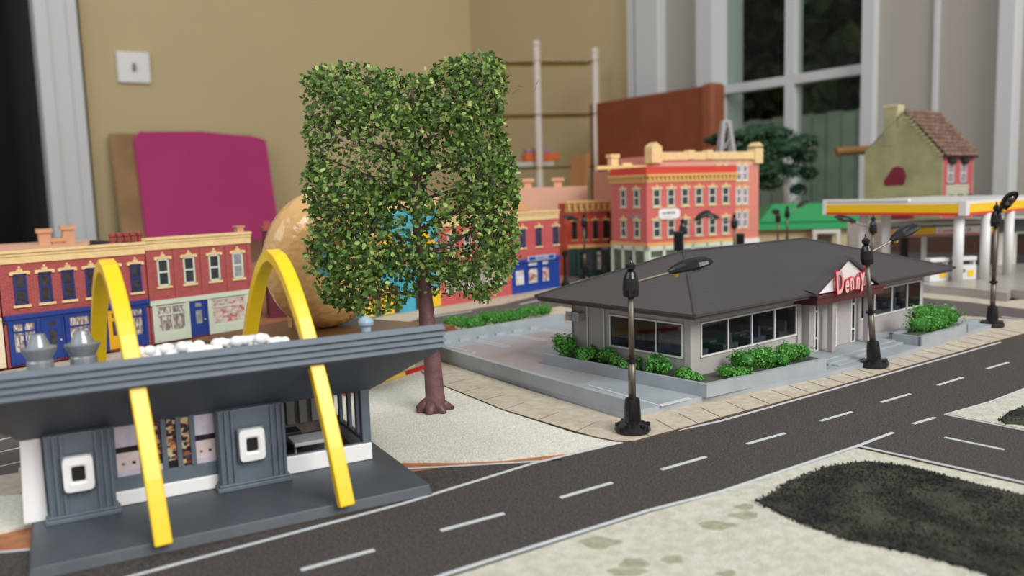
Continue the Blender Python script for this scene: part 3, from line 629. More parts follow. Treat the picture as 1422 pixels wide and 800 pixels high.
for x in (-3.15, -2.05):
    b.tube([(x, 5.05, 1.0), (x, 5.05, .42)], .06, 6); b.tube([(x-.1, 4.7, .45), (x+.1, 5.4, .45)], .06, 6)
b.build('picnic_table', mat('pale grey table', (196, 198, 202), .5), res, bevel=.03)
b = MB(); b.box(-3.7, -2.6, 6.2, 7.0, .42, 1.1); b.build('dark_counter', mat('dark counter', (38, 40, 44), .6), res, bevel=.05)
for i in range(5):
    b = MB(); b.box(-3.2+i*.5, -2.9+i*.5, 8.05, 8.2, .9, 2.9); b.build('inner_panel', mat('pale inner panel', (204, 200, 194), .6), res)
def vent(x, y, z, r_, h, col, nm='vent'):
    b = MB(); b.lathe(([(r_, 0), (r_, h*.3), (r_*.9, h*.34), (r_*1.25, h*.58), (r_*1.35, h*.66), (r_*.85, h*.7), (r_*.6, h*.9), (r_*.5, h), (r_*.1, h*1.02)] if h > 1 else [(r_*.6, 0), (r_*.6, h*.5), (r_*.95, h*.55), (r_, h*.68), (r_*.85, h*.84), (r_*.4, h*.96), (r_*.1, h)]), 16, (x, y, z))
    b.build(nm, col, res, smooth=False)
vz = lambda y: fasc_hi-.18*(y-1)
vent(-10.9, 3.2, vz(3.2)-.05, .36, 1.15, mat('dull metal vent', (148, 154, 158), .3, metal=.3)); vent(-9.75, 3.4, vz(3.4)-.05, .38, 1.15, mat('dull metal vent', (148, 154, 158), .3, metal=.3))
vent(-.85, 3.2, vz(3.2)-.05, .28, .72, mat('pale blue vent', (158, 178, 194), .35))
# arches
for k, (x0, x1) in enumerate(((-8.3, -9.5), (-3.02, -4.5))):
    n = 36; pts = []
    for i in range(n+1):
        a = -1+2*i/n; s_ = math.copysign(abs(a)**.8, a); y = -.35+4.4*(1+s_); z = .35+7.65*(1-abs(s_)**1.75); pts.append(Vector((x0+(x1-x0)*y/8.5, y, z)))
    b = MB(); vs = []; hw, th = .235, .2
    for i, p in enumerate(pts):
        d = (pts[min(i+1, n)]-pts[max(i-1, 0)]).normalized(); sx_ = Vector((1, 0, 0)); nn = d.cross(sx_).normalized(); xx = nn.cross(d).normalized()
        for a, c_ in ((-hw, -th), (hw, -th), (hw, th), (-hw, th)): vs.append(p+xx*a+nn*c_)
    f = [(i*4+j, i*4+(j+1) % 4, (i+1)*4+(j+1) % 4, (i+1)*4+j) for i in range(n) for j in range(4)]+[(3, 2, 1, 0), (n*4, n*4+1, n*4+2, n*4+3)]
    b.add(vs, f); b.build('arch', M_yellow, res, bevel=.04)
# white foam beads along the roof
M_bead = mat('white foam bead', (238, 238, 238), .6)
bd = MB(); bd.ball((0, 0, 0), .17, 10, 7); bead0 = None
rn = random.Random(9); c0, s0 = math.cos(R(RY)), math.sin(R(RY))
for i in range(92):
    row = i % 2
    x = -8.6+4.6*(i/91)+rn.uniform(-.06, .06); y = 2.2+rn.uniform(-.5, .6); z = vz(y)+.13+(.16 if rn.random() < .35 else 0)
    if bead0 is None: o = bead0 = bd.build('foam_bead', M_bead, smooth=True)
    else: o = bead0.copy(); C.objects.link(o)
    o.location = Vector((R0[0]+x*c0-y*s0, R0[1]+x*s0+y*c0, z+.0))*S; k = rn.uniform(.85, 1.25); o.scale = (k, k, k*.9)
    tag(o, 'white foam bead in the row heaped along the restaurant roof between the yellow arches', 'foam bead', 'foam beads on the restaurant roof')

# ------------------------------------------------------------ street lamps
M_steel = mat('dull steel pole', (112, 104, 94), .4, metal=.55); M_lens = glass('clear lamp lens', (190, 190, 186), .25, .1)
def street_lamp(x, y, label, ang=0, h=7.2, tilt=(0, 0), rise=.28, z0=0, armlen=1.75, group='street lamps'):
    k = h/7.2; t = thing('street_lamp', label, 'street lamp', (x, y, z0), 0, group, tilt)
    b = MB(); b.lathe([(.68, 0), (.74, .12), (.7, .3), (.5, .4), (.36, .45), (.34, .9), (.3, 1.35), (.27, 1.38)], 20)
    for a in range(6): b.tube([(.62*math.cos(a*1.047), .62*math.sin(a*1.047), .1), (.62*math.cos(a*1.047), .62*math.sin(a*1.047), .38)], .1, 6)
    b.build('base', M_black, t)
    b = MB(); b.tube([(0, 0, 1.3), (0, 0, 3.0)], .16, 10); b.tube([(0, 0, 3.0), (0, 0, 5.7*k)], .125, 10); b.build('pole', M_steel, t, smooth=True)
    b = MB(); b.lathe([(.14, 2.86), (.26, 2.9), (.26, 3.02), (.14, 3.06)], 14); b.build('collar', M_black, t)
    z = 5.55*k; b = MB(); b.lathe([(.2, z), (.31, z+.02), (.34, z+.3), (.3, z+.75), (.2, z+1.0), (.12, z+1.05), (.2, z+1.15), (.2, z+1.3), (.1, z+1.38), (.05, z+1.48), (.03, z+1.62)], 16); b.build('pole_cap', M_black, t)
    d = Vector((math.cos(R(ang)), math.sin(R(ang)), rise)); d.normalize(); p0 = Vector((0, 0, z+.55))
    pe = p0+d*armlen
    b = MB(); b.tube([p0, pe+d*.2], .065, 8); b.build('arm', M_steel, t)
    sd = d.cross(Vector((0, 0, 1))).normalized(); un = sd.cross(d).normalized()
    hb_ = MB(); hb_.T = Matrix(((d.x, sd.x, un.x, pe.x), (d.y, sd.y, un.y, pe.y), (d.z, sd.z, un.z, pe.z), (0, 0, 0, 1)))
    secs = [(-.15, .12, .14), (.05, .24, .26), (.5, .36, .38), (1.0, .42, .38), (1.4, .38, .3), (1.65, .2, .12)]
    rings = []
    for s_, w_, h_ in secs: rings += [(s_, w_*math.cos(a), h_*max(-.22, math.sin(a))) for a in [2*math.pi*k_/14 for k_ in range(14)]]
    f = [(i*14+k_, i*14+(k_+1) % 14, (i+1)*14+(k_+1) % 14, (i+1)*14+k_) for i in range(5) for k_ in range(14)]+[tuple(range(13, -1, -1)), tuple(5*14+k_ for k_ in range(14))]
    hb_.add(rings, f); hd_ = hb_.build('lamp_head', M_black, t)
    lb_ = MB(); lb_.T = hb_.T; lb_.ball((.95, 0, -.04), .32, 12, 8, (1.3, 1, .62)); lb_.build('lens', M_lens, hd_, smooth=True)
    yb = MB(); yb.T = hb_.T; yb.ball((.12, 0, -.12), .13, 8, 6); yb.build('bulb_stub', mat('amber bulb stub', (210, 180, 40), .4), hd_, smooth=True)
    return t
street_lamp(4.72, 32.68, 'black and steel street lamp on the pavement corner left of the diner front', 6, 7.15, rise=.22, z0=.15)
street_lamp(19.1, 43.1, 'leaning black and steel street lamp in front of the diner entrance gable', 14, 7.1, (0, -5.0), z0=.15, rise=.33)
street_lamp(31.6, 53.9, 'tall street lamp at the pavement tip before the fuel station, head facing out', -84, 8.55, rise=1.0, z0=.15, armlen=.7)
street_lamp(15.8, 76, 'street lamp behind the diner roof, head to the right, before the oval sign', 20, 7.2, rise=.5, z0=0, armlen=1.6)
street_lamp(22.7, 84, 'street lamp behind the diner roof, head to the left, before the white windows', 175, 7.2, rise=.3, z0=0)
p = AT(1213, 290, 69); street_lamp(p.x, 69, 'street lamp in front of the yellow canopy fascia, head to the left', 172, 7.2, rise=.28, z0=0, armlen=1.6)
street_lamp(35.4, 106, 'distant street lamp before the green roof, head raised to the right', 15, 7.2, rise=.45, z0=0, armlen=1.7)
street_lamp(32.3, 100, 'distant street lamp before the green roof, standing left of its neighbour', 80, 6.9, rise=.2, z0=0)
street_lamp(8.2, 92, 'street lamp before the green shopfront, head to the left', 165, 7.5, rise=.25, z0=0, armlen=.8)
def signal(x, y, h, label):
    t = thing('traffic_light', label, 'traffic light', (x, y, 0), 165)
    b = MB(); b.lathe([(.5, 0), (.5, .3), (.25, .4), (.2, .8)], 12); b.build('base', M_black, t)
    b = MB(); b.tube([(0, 0, .7), (0, 0, h-.6)], .12, 8); b.build('pole', M_black, t)
    b = MB(); b.box(-.32, .32, -.3, .3, h-1.55, h); b.box(-.4, .4, -.02, .1, h-1.6, h+.06); b.build('housing', M_black, t, bevel=.06)
    for i, c_ in enumerate(((90, 20, 18), (90, 66, 16), (20, 70, 40))):
        b = MB(); b.tube([(0, -.35, h-.35-i*.5), (0, -.55, h-.35-i*.5)], .2, 12); b.build('signal_lens', mat('signal lens %d' % i, c_, .2), t)
p = AT(840, 345, 82); signal(p.x, 82, p.z, 'black traffic light between the green shopfront and the corner building')
p = AT(942, 322, 70); signal(p.x, 70, p.z, 'black traffic light just above the diner roof, left of the lamp')
p = AT(1028, 330, 80); signal(p.x, 80, 5.2, 'black traffic light tip behind the diner roof, before the white windows')
p = G(783, 396, 0); t = thing('bollard_post', 'dark slim post at the corner of the blue shopfront', 'post', (p.x, p.y-2.5, 0))
b = MB(); b.lathe([(.45, 0), (.45, .5), (.25, .7), (.18, 1.2), (.18, 3.2), (.3, 3.3), (.3, 3.7), (.1, 3.9)], 12); b.build('post', M_black, t)

# ------------------------------------------------------------ the tree in front
tr = thing('model_tree', 'tall bushy green model tree with purple brown trunk between the restaurants', 'tree', (-3.8, 37.05, .09))
px_o = [(418, 110), (440, 92), (490, 82), (540, 92), (580, 100), (610, 85), (640, 75), (680, 68), (703, 85), (708, 120), (702, 160), (712, 200), (728, 250), (722, 300), (726, 360), (702, 400), (672, 425), (640, 412), (610, 418), (585, 408), (560, 428), (510, 445), (470, 432), (435, 400), (424, 350), (428, 300), (418, 250), (430, 225), (422, 190), (424, 150)]
outl = []
for p in px_o: q = AT(p[0], p[1], 37); outl.append((q.x+3.8, q.z-.09))
holes = [((520, 215), 1.5, 1.15, .4), ((470, 195), 1.1, .9, .45), ((620, 250), 1.2, .8, .4), ((600, 325), 1.9, .75, .35), ((620, 400), 1.3, .55, .3), ((560, 300), .8, .8, .45), ((450, 150), .7, .5, .5), ((545, 405), .7, .5, .35)]
hl = [(AT(c_[0], c_[1], 37).x+3.8, AT(c_[0], c_[1], 37).z-.09, a, b_, k) for c_, a, b_, k in holes]
def bmin(x, z):
    d = 1e9; n = len(outl)
    for i in range(n):
        a = Vector(outl[i]); c_ = Vector(outl[(i+1) % n]); e_ = c_-a; t_ = max(0, min(1, (Vector((x, z))-a).dot(e_)/e_.dot(e_))); d = min(d, (a+e_*t_-Vector((x, z))).length)
    return d
M_leaf = leafmat('model tree leaves', [(0, (40, 66, 26)), (.3, (74, 106, 42)), (.62, (106, 140, 60)), (.9, (142, 172, 82)), (1, (200, 214, 130))], .2)
M_bark = mat('purple brown bark', (118, 80, 84), .45, col2=(98, 64, 68), vscale=180, bump=.6, bscale=500)
rn = random.Random(11); b = MB(); xs = [p[0] for p in outl]; zs = [p[1] for p in outl]; n = 0; tips = []
while n < 18000:
    x, z = rn.uniform(min(xs), max(xs)), rn.uniform(min(zs), max(zs))
    if not inside((x, z), outl): continue
    e_ = bmin(x, z)
    if e_ < .16: continue
    dep = min(2.6, .35+math.sqrt(max(e_, 0))*1.45)
    y = rn.uniform(-1, 1); y = math.copysign(abs(y)**.6, y)*dep
    keep = .62+.95*noise.noise(Vector((x*.75, y*.75, z*.75)))+.35*noise.noise(Vector((x*2.1, y*2.1, z*2.1)))
    for hx, hz, ha, hb3, kk in hl:
        if ((x-hx)/ha)**2+((z-hz)/hb3)**2 < 1: keep *= min(1, kk*1.0)
    if rn.random() > keep: continue
    n += 1; s_ = rn.uniform(.15, .3)
    b.leaf((x, y, z), s_, (rn.gauss(0, .8), rn.gauss(-.5, .8), rn.gauss(.6, .7)))
    if n % 36 == 0: tips.append((x, y, z))
b.build('foliage', M_leaf, tr)
b = MB()
tp_ = [(601, 571), (604, 552), (600, 500), (593, 450), (590, 400), (580, 330), (576, 260), (573, 180), (572, 110)]
pts = [Vector((AT(px, py, 37).x+3.8, 0, AT(px, py, 37).z-.09)) for px, py in tp_]; pts[0].z = 0
pts[1] = pts[1]+Vector((0, .05, 0))
b.tube(pts, [.62, .46, .4, .38, .3, .2, .17, .12, .05], 14)
for a, l in ((.2, .95), (1.5, .7), (2.6, .9), (3.6, .75), (4.6, .8), (5.5, .85)): b.tube([pts[0]+Vector((0, 0, .5)), pts[0]+Vector((math.cos(a)*l*.6, math.sin(a)*l*.6, .2)), pts[0]+Vector((math.cos(a)*l, math.sin(a)*l, .05))], [.3, .24, .1], 8)
b.build('trunk', M_bark, tr, smooth=True)
M_twig = mat('grey brown twig', (96, 84, 72), .7)
mains = []
for k in range(16):
    z = 5.2+k*.62; c_ = min(pts[3:], key=lambda q: abs(q.z-z)); a = rn.uniform(0, 6.28); sx_ = 1 if k % 2 else -1
    L = rn.uniform(2.6, 4.4); en = Vector((c_.x+sx_*L, rn.uniform(-1.6, 1.6), z+rn.uniform(1, 2.4))); mid = c_.lerp(en, .5)+Vector((0, 0, -.3)); mid.z = (z+en.z)/2-.2
    st_ = Vector((c_.x, 0, z)); pl = [st_, mid, en]; mains.append(pl)
    while not inside((en.x, en.z), outl) or bmin(en.x, en.z) < .5: en = st_.lerp(en, .9)
    pl = [st_, st_.lerp(en, .5)+Vector((0, 0, -.15)), en]; mains[-1] = pl
    b = MB(); b.tube(pl, [.09, .06, .03], 6); b.build('branch', M_twig, tr)
b = MB()
allp = [q for pl in mains for q in (pl[0].lerp(pl[1], .5), pl[1], pl[1].lerp(pl[2], .5), pl[2])]
for t_ in tips:
    t_ = Vector(t_); q = min(allp, key=lambda a: (a-t_).length); mid = q.lerp(t_, .5)+Vector((rn.uniform(-.2, .2), rn.uniform(-.2, .2), rn.uniform(-.1, .3)))
    b.tube([q, mid, t_], [.025, .018, .01], 4, cap=False)
for cx, cz, n_ in ((AT(475, 180, 37).x+3.8, AT(475, 180, 37).z, 60), (AT(520, 215, 37).x+3.8, AT(520, 215, 37).z, 40), (AT(530, 400, 37).x+3.8, AT(530, 400, 37).z, 30), (AT(680, 120, 37).x+3.8, AT(680, 120, 37).z, 30)):
    for i in range(n_):
        p0 = Vector((cx+rn.gauss(0, .6), rn.gauss(-.6, .6), cz+rn.gauss(0, .45))); d = Vector((rn.gauss(0, 1), rn.gauss(0, .5), rn.gauss(0, 1))).normalized()*rn.uniform(.4, .9)
        b.tube([p0, p0+d*.5+Vector((0, 0, .06)), p0+d], .012, 4, cap=False)
b.build('fine_twigs', M_twig, tr)

# ------------------------------------------------------------ brick shop rows
M_brick = brick('red brick', (172, 76, 76), (156, 64, 68), (182, 108, 102))
M_brickp = brick('pink red brick', (200, 84, 84), (184, 72, 76), (206, 116, 108))
M_buff = mat('buff cornice paint', (236, 206, 150), .6, var=.05, vscale=200)
M_navy = mat('navy blue paint', (34, 62, 140), .4)
M_dnavy = mat('dark navy window paint', (44, 54, 118), .4)
M_mint = mat('pale mint paint', (208, 218, 200), .5)
M_wpane = mat('dark smoky pane', (62, 62, 68), .15, var=.3, vscale=300)
M_ppane = mat('grey curtained pane', (150, 152, 158), .2, var=.2, vscale=200)
M_shelf = collage('shop shelf print', [(150, 138, 136), (196, 182, 174), (116, 110, 112), (182, 160, 154), (136, 120, 118), (216, 210, 206)], .09, .26)
M_shelf2 = collage('shop bread print', [(214, 198, 190), (202, 176, 168), (180, 150, 142), (200, 96, 88), (220, 210, 204), (190, 168, 160), (216, 200, 194), (208, 190, 184), (196, 180, 172)], .22, .16)
SIDE = Matrix(((0, 1, 0, 0), (1, 0, 0, 0), (0, 0, 1, 0), (0, 0, 0, 1)))     # swaps x and y: facade looking to -x
def sash(par, x, z, w_, h, fm, pm, tm, T=None, lint=True, arch=False):
    T = T or Matrix.Identity(4)
    def mbx(): q = MB(); q.T = T; return q
    b = mbx(); t = .12
    b.box(x, x+t, -.07, .03, z, z+h); b.box(x+w_-t, x+w_, -.07, .03, z, z+h); b.box(x, x+w_, -.07, .03, z, z+t); b.box(x, x+w_, -.07, .03, z+h-t, z+h); b.box(x, x+w_, -.06, .03, z+h*.48, z+h*.48+t)
    o = b.build('window', fm, par)
    b = mbx(); b.box(x+t*.5, x+w_-t*.5, -.03, .02, z+t*.5, z+h-t*.5); b.build('pane', pm, o)
    b = mbx(); b.box(x-.12, x+w_+.12, -.14, .01, z-.16, z-.01); b.build('sill', tm, o)
    if lint:
        b = mbx(); c_ = x+w_/2
        b.box(x-.1, x+w_+.1, -.12, .01, z+h+.01, z+h+.16); b.box(x-.2, x-.02, -.14, .01, z+h-.06, z+h+.14); b.box(x+w_+.02, x+w_+.2, -.14, .01, z+h-.06, z+h+.14)
        b.box(c_-.16, c_+.16, -.15, .01, z+h+.15, z+h+.3); b.ball((c_, -.08, z+h+.38), .09, 8, 6)
        b.build('lintel', tm, o)
    return o
def cornice(par, x0, x1, z, h, m, T=None, brackets=0, depth=.3):
    b = MB(); b.T = T or Matrix.Identity(4)
    b.box(x0, x1, -.1, .3, z, z+h*.55); b.box(x0, x1, -depth*.6, .3, z+h*.55, z+h*.8); b.box(x0, x1, -depth, .35, z+h*.8, z+h)
    if brackets:
        for i in range(brackets):
            xx = x0+(x1-x0)*(i+.5)/brackets; b.box(xx-.1, xx+.1, -depth*.9, 0, z+h*.2, z+h*.8)
    return b.build('cornice', m, par)
def shopwin(par, x0, x1, z0, z1, fm, pm, splits=(), transom=None):
    b = MB(); t = .1
    b.box(x0, x1, -.12, .02, z0-.02, z0+t); b.box(x0, x1, -.12, .02, z1-t, z1)
    for xx in (x0, x1-t)+tuple(splits): b.box(xx, xx+t, -.1, .02, z0, z1)
    if transom: b.box(x0, x1, -.1, .02, transom, transom+t)
    o = b.build('shop_window', fm, par)
    b = MB(); b.box(x0+.05, x1-.05, -.04, .01, z0+.05, z1-.05); b.build('pane', pm, o); return o
def shopdoor(par, x0, x1, z1, m, pm, z0=.15):
    b = MB(); b.box(x0, x1, -.1, .02, z0, z1)
    for a in (x0, x1-.12): b.box(a, a+.12, -.16, .0, z0, z1)
    o = b.build('door', m, par)
    c_ = (x0+x1)/2; w_ = (x1-x0)*.17
    b = MB(); b.box(c_-w_, c_+w_, -.12, -.09, z0+(z1-z0)*.35, z0+(z1-z0)*.72); b.box(c_-w_, c_+w_, -.12, -.09, z0+(z1-z0)*.82, z0+(z1-z0)*.93); b.build('door_pane', pm, o)
    b = MB(); b.ball((x1-.25, -.16, z0+(z1-z0)*.45), .06, 8, 6); b.build('door_knob', M_buff, o); return o

B0 = (-19.95, 62.4); BY = 49
def Bw(x, y): c, s_ = math.cos(R(BY)), math.sin(R(BY)); return (B0[0]+x*c-y*s_, B0[1]+x*s_+y*c)
# cream-fronted shop (right) 
p = Bw(-7.72, 0); t = thing('brick_shop', 'two storey red brick shop with pale mint shopfront, blue door and four upper windows', 'building', (p[0], p[1], .13), BY)
b = MB(); b.box(.03, 8.1, 0, 9, 0, 6.75); b.build('walls', M_brick, t)
b = MB()
for x in (.05, 1.95, 3.95, 5.95, 7.75): b.box(x, x+.3, -.08, 0, 2.95, 6.5)
b.build('brick_piers', M_brick, t)
cornice(t, 0, 8.1, 6.55, .85, M_buff, brackets=0, depth=.28)
b = MB(); b.box(7.3, 7.8, .3, .8, 7.35, 7.75); b.box(7.2, 7.9, .25, .85, 7.75, 7.85); b.build('chimney', mat('pinkish chimney', (206, 150, 120), .8), t)
b = MB(); b.box(0, 8.1, .3, 9, 6.75, 6.8); b.box(.1, .3, .3, 9, 6.8, 7.1); b.box(7.8, 8.1, .3, 9, 6.8, 7.1); b.build('roof', mat('dark flat roof', (70, 60, 56), .9), t)
for i, x in enumerate((.75, 2.65, 4.6, 6.5)): sash(t, x, 4.0, .85, 1.9, M_mint, M_ppane if i == 3 else M_wpane, M_buff)
b = MB(); b.box(0, 8.1, -.22, 0, 2.72, 3.05)
for x in (.15, 2.55, 4.25, 7.3): b.box(x, x+.28, -.16, 0, .1, 2.8)
b.box(.15, 2.8, -.14, 0, .1, .75); b.box(4.25, 7.6, -.14, 0, .1, .75); b.box(7.55, 8.1, -.1, 0, .1, 2.8); b.build('shopfront', M_mint, t, bevel=.02)
shopwin(t, .45, 2.55, .75, 2.65, M_mint, M_shelf, (1.5,), 1.95); shopwin(t, 4.55, 7.3, .75, 2.65, M_mint, M_shelf2, (), 2.0); shopdoor(t, 2.85, 4.2, 2.7, M_navy, M_ppane)
# blue-fronted shop (left)
p = Bw(-16.7, 0); t = thing('brick_shop', 'two storey red brick shop with navy shopfront, yellow door and six narrow blue windows', 'building', (p[0], p[1], .13), BY)
b = MB(); b.box(0, 8.95, 0, 9, 0, 6.5); b.build('walls', M_brick, t)
cornice(t, 0, 8.95, 6.35, .8, M_buff, depth=.28)
b = MB(); b.box(0, 8.95, .3, 9, 6.5, 6.55); b.build('roof', mat('dark flat roof', (70, 60, 56), .9), t)
for x in (.72, 2.15, 3.5, 4.95, 6.35, 7.85): sash(t, x, 3.8, .75, 1.9, M_dnavy, M_wpane, M_buff)
b = MB(); b.box(0, 8.95, -.28, 0, 2.95, 3.22); b.box(0, 8.95, -.14, 0, 2.75, 2.95)
for x in (.15, 1.75, 3.4, 5.05, 5.85, 7.0, 8.5): b.box(x, x+.22, -.2, 0, .1, 2.8)
b.box(.15, 1.9, -.15, 0, .1, .8); b.box(3.5, 5.2, -.15, 0, .1, .8); b.box(7.1, 8.6, -.15, 0, .1, .8); b.build('shopfront', M_navy, t, bevel=.02)
shopwin(t, .37, 1.75, .8, 2.75, M_navy, M_shelf, (1.0,), 2.1); shopwin(t, 3.62, 5.05, .8, 2.75, M_navy, M_shelf, (), 2.0); shopwin(t, 7.2, 8.5, .8, 2.75, M_navy, M_shelf, (), 2.1)
shopdoor(t, 2.0, 3.35, 2.75, M_navy, M_wpane); shopdoor(t, 6.07, 7.0, 2.75, mat('yellow door paint', (232, 176, 30), .45), M_wpane); shopdoor(t, 5.27, 5.85, 2.75, M_navy, M_wpane)
# next shop at the left frame edge
p = Bw(-25.0, 0); t = thing('brick_shop', 'shop with cream corner pier at the left edge of the photo', 'building', (p[0], p[1], .13), BY)
b = MB(); b.box(0, 8.2, 0, 9, 0, 6.4); b.build('walls', M_brick, t); cornice(t, 0, 8.2, 6.35, .75, M_buff)
b = MB(); b.box(7.5, 8.15, -.2, 0, .1, 3.0); b.box(0, 8.15, -.2, 0, 2.9, 3.15); b.box(0, .6, -.2, 0, .1, 3.0); b.build('corner_pier', mat('cream pier paint', (232, 220, 190), .5), t)
for x in (1, 3, 5): sash(t, x, 3.8, .8, 1.9, M_mint, M_wpane, M_buff)
shopwin(t, .8, 7.3, .7, 2.8, M_mint, M_shelf, (2.8, 5), 2.1)
# things behind / on the roofs of the brick row
p = AT(28, 318, 72); t = thing('flat_roof_building', 'low pinkish tan building with block chimneys far behind the navy shop', 'building', (p.x, 78, 0), 35)
b = MB(); b.box(-9, 3.9, 0, 7, 0, p.z-1.7); b.build('walls', mat('pinkish tan plaster', (218, 172, 144), .8), t)
b = MB(); 
for x, z in ((-1.6, 1.4), (-.5, .5), (.4, 1.6)): b.box(x, x+1.0, .3, 1.3, p.z-1.8, p.z-1+z-.6); b.box(x-.15, x+1.15, .15, 1.45, p.z-1.4+z-.6, p.z-1+z-.6)
b.build('chimney_block', mat('orange tan chimney', (222, 168, 128), .8), t)
p = Bw(-8.6, 3.0); t = thing('chimney_stack', 'row of reddish brown chimney pots on the roof behind the buff cornice', 'chimney', (p[0], p[1], 6.68), BY)
b = MB(); b.box(0, 2.6, 0, 1, 0, .5); b.build('stack', M_brick, t)
for k in range(5):
    b = MB(); b.lathe([(.17, .48), (.2, .8), (.17, .85), (.24, .95), (.24, 1.15), (.12, 1.2)], 10, (.3+k*.48, .5, 0)); b.build('chimney_pot', mat('reddish clay', (160, 76, 70), .7), t)
# maroon building between the brick row and the doughnut
p = G(352, 452, 0); t = thing('maroon_building', 'narrow dark maroon brick building with a small blue and white sign beside the giant doughnut', 'building', (p.x+.3, p.y+3.5, 0), 20)
M_mar = brick('dark maroon brick', (104, 36, 48), (92, 30, 42), (120, 60, 66))
b = MB(); b.box(0, 4.6, 0, 3.6, 0, 7.3); b.build('walls', M_mar, t)
b = MB(); b.box(-.1, 4.7, -.15, 3.7, 7.3, 7.6); b.box(0, .5, .2, .8, 7.6, 8.1); b.box(1.1, 1.5, .2, .8, 7.6, 8.2); b.build('parapet', mat('reddish clay', (160, 76, 70)), t)
b = MB(); b.box(.3, 1.3, -.12, 0, 3.5, 4.1); b.build('shop_sign', mat('pale blue sign', (176, 186, 206), .5), t)
b = MB(); b.box(.4, 1.2, -.15, -.12, 3.85, 4.0); b.box(.5, 1.1, -.15, -.12, 3.6, 3.7); b.build('sign_stripes', M_navy, t)
sash(t, 2.6, 4.6, .8, 1.7, M_dnavy, M_wpane, M_mar); 

# ------------------------------------------------------------ doughnut shop
nx, ny = -8.6, 39.9
t = thing('doughnut_shop', 'low shop with a plain brown overhanging roof carrying the giant doughnut', 'building', (nx, ny, .09), -30.7)
M_rf = mat('glossy brown roof card', (96, 70, 44), .35, col2=(122, 82, 46), vscale=16)
b = MB(); b.box(-9.6, -.9, .9, 7.2, 0, 2.0); b.build('walls', mat('cream shop wall', (206, 196, 170), .8), t)
b = MB(); b.box(-10.8, .5, 0, 9.4, 2.0, 2.25); b.build('roof', M_rf, t, bevel=.03)
b = MB(); b.box(-10.2, 0, .2, 7.8, 0, .1); b.box(-.25, 0, .2, 7.8, .1, .26, 1); b.box(-.05, .06, .2, 3.2, .1, .3, 2); b.box(-.05, .06, 5.2, 7.8, .1, .3, 2); b.box(-.05, .06, 3.4, 5.0, .1, .3, 3)
b.build('base_plate', [M_card, mat('pine strip', (214, 176, 110), .6), mat('red strip', (186, 30, 30), .5), mat('yellow strip', (226, 186, 60), .5)], t)
b = MB(); b.box(-8.6, -1.4, .82, .9, .6, 1.8); b.build('shop_window', M_wpane, t)
# the doughnut itself
cx_, cy_, cz_ = AT(436, 357, 48.4)
dn = thing('giant_doughnut', 'giant glossy golden brown doughnut standing upright on the brown shop roof', 'doughnut', (cx_+.7, cy_, 2.34), 50)
b = MB(); RR, rr = 2.52, 1.5; nu, nv = 180, 84; vs = []
for i in range(nu):
    a = 2*math.pi*i/nu
    for j in range(nv):
        c_ = 2*math.pi*j/nv
        q = Vector((math.cos(a), math.sin(a), math.cos(c_)))
        kq = RR+rr*math.cos(c_)
        r2_ = rr*(1.0+.05*(.45-noise.voronoi(Vector((kq*math.cos(a)*3, rr*math.sin(c_)*3, kq*math.sin(a)*3)))[0][0])+.02*noise.noise(Vector((math.cos(a)*2, math.sin(a)*2, c_))))
        vs.append(((RR+r2_*math.cos(c_))*math.cos(a), r2_*math.sin(c_)*.95, (RR+r2_*math.cos(c_))*math.sin(a)+RR+rr-.02))
b.add(vs, [(i*nv+j, i*nv+(j+1) % nv, ((i+1) % nu)*nv+(j+1) % nv, ((i+1) % nu)*nv+j) for i in range(nu) for j in range(nv)])
MATS.pop('x', 0); M_dn = mat('glossy golden glaze', (220, 172, 106), .26, var=.05, vscale=30, bump=1, bscale=330, coat=.5)
b.build('ring', M_dn, dn, smooth=True)
p = G(404, 455, 2.34); b = MB(); b.box(-.12, .12, -.12, .12, 0, 1.35)
o = b.build('wooden_prop', mat('pale pine', (216, 176, 112), .6)); o.location = Vector((p.x, p.y, 2.36))*S; tag(o, 'short pale wooden stick standing against the giant doughnut', 'stick')

# ------------------------------------------------------------ painted shop behind the tree
P0 = G(776, 400.5); PY = 47
def Pw(x, y): c, s_ = math.cos(R(PY)), math.sin(R(PY)); return (P0.x+x*c-y*s_, P0.y+x*s_+y*c)
p = Pw(-24.5, 0); t = thing('painted_shop', 'turquoise and yellow painted shop half hidden behind the tree', 'building', (p[0], p[1], .13), PY)
M_cy = mat('turquoise paint', (70, 168, 192), .5, var=.08, vscale=60); M_ye = mat('warm yellow paint', (240, 190, 40), .5)
b = MB(); b.box(0, 8.3, 0, 8, 0, 8.9); b.build('walls', M_cy, t)
b = MB()
for x0, x1, z0, z1 in ((0, 1.1, .1, 3), (1.8, 3.1, .1, 2.4), (6.2, 8.3, .1, 1.6), (2.2, 3.4, 5.0, 6.6)): b = MB(); b.box(x0, x1, -.1, 0, z0, z1); b.build('yellow_panel', M_ye, t)
for x0, z0, r0_ in ((6.3, 6.2, 1.0), (4.3, 4.6, .7)): b = MB(); b.ball((x0, -.05, z0), r0_, 14, 8, (1, .12, 1)); b.build('yellow_disc', M_ye, t)
cornice(t, 0, 8.3, 8.6, .9, M_buff)
for x in (.8, 3.6, 5.6, 7.1): sash(t, x, 3.8, .8, 1.8, mat('dark brown frame', (64, 44, 34), .5), M_wpane, M_ye)
b = MB(); b.box(1.15, 1.75, -.06, .02, .1, 2.4); b.box(3.2, 3.7, -.06, .02, .1, 2.4); b.box(5.5, 6.1, -.06, .02, .1, 2.4); b.build('door', mat('dark brown frame', (64, 44, 34)), t)
p = Pw(-16.1, 0); t = thing('brick_shop', 'salmon brick building with tan gable roof just right of the turquoise shop', 'building', (p[0], p[1], .13), PY)
b = MB(); b.box(0, 9.1, 0, 8, 0, 7.1); b.build('walls', M_brickp, t); cornice(t, 0, 9.1, 6.95, .85, M_buff)
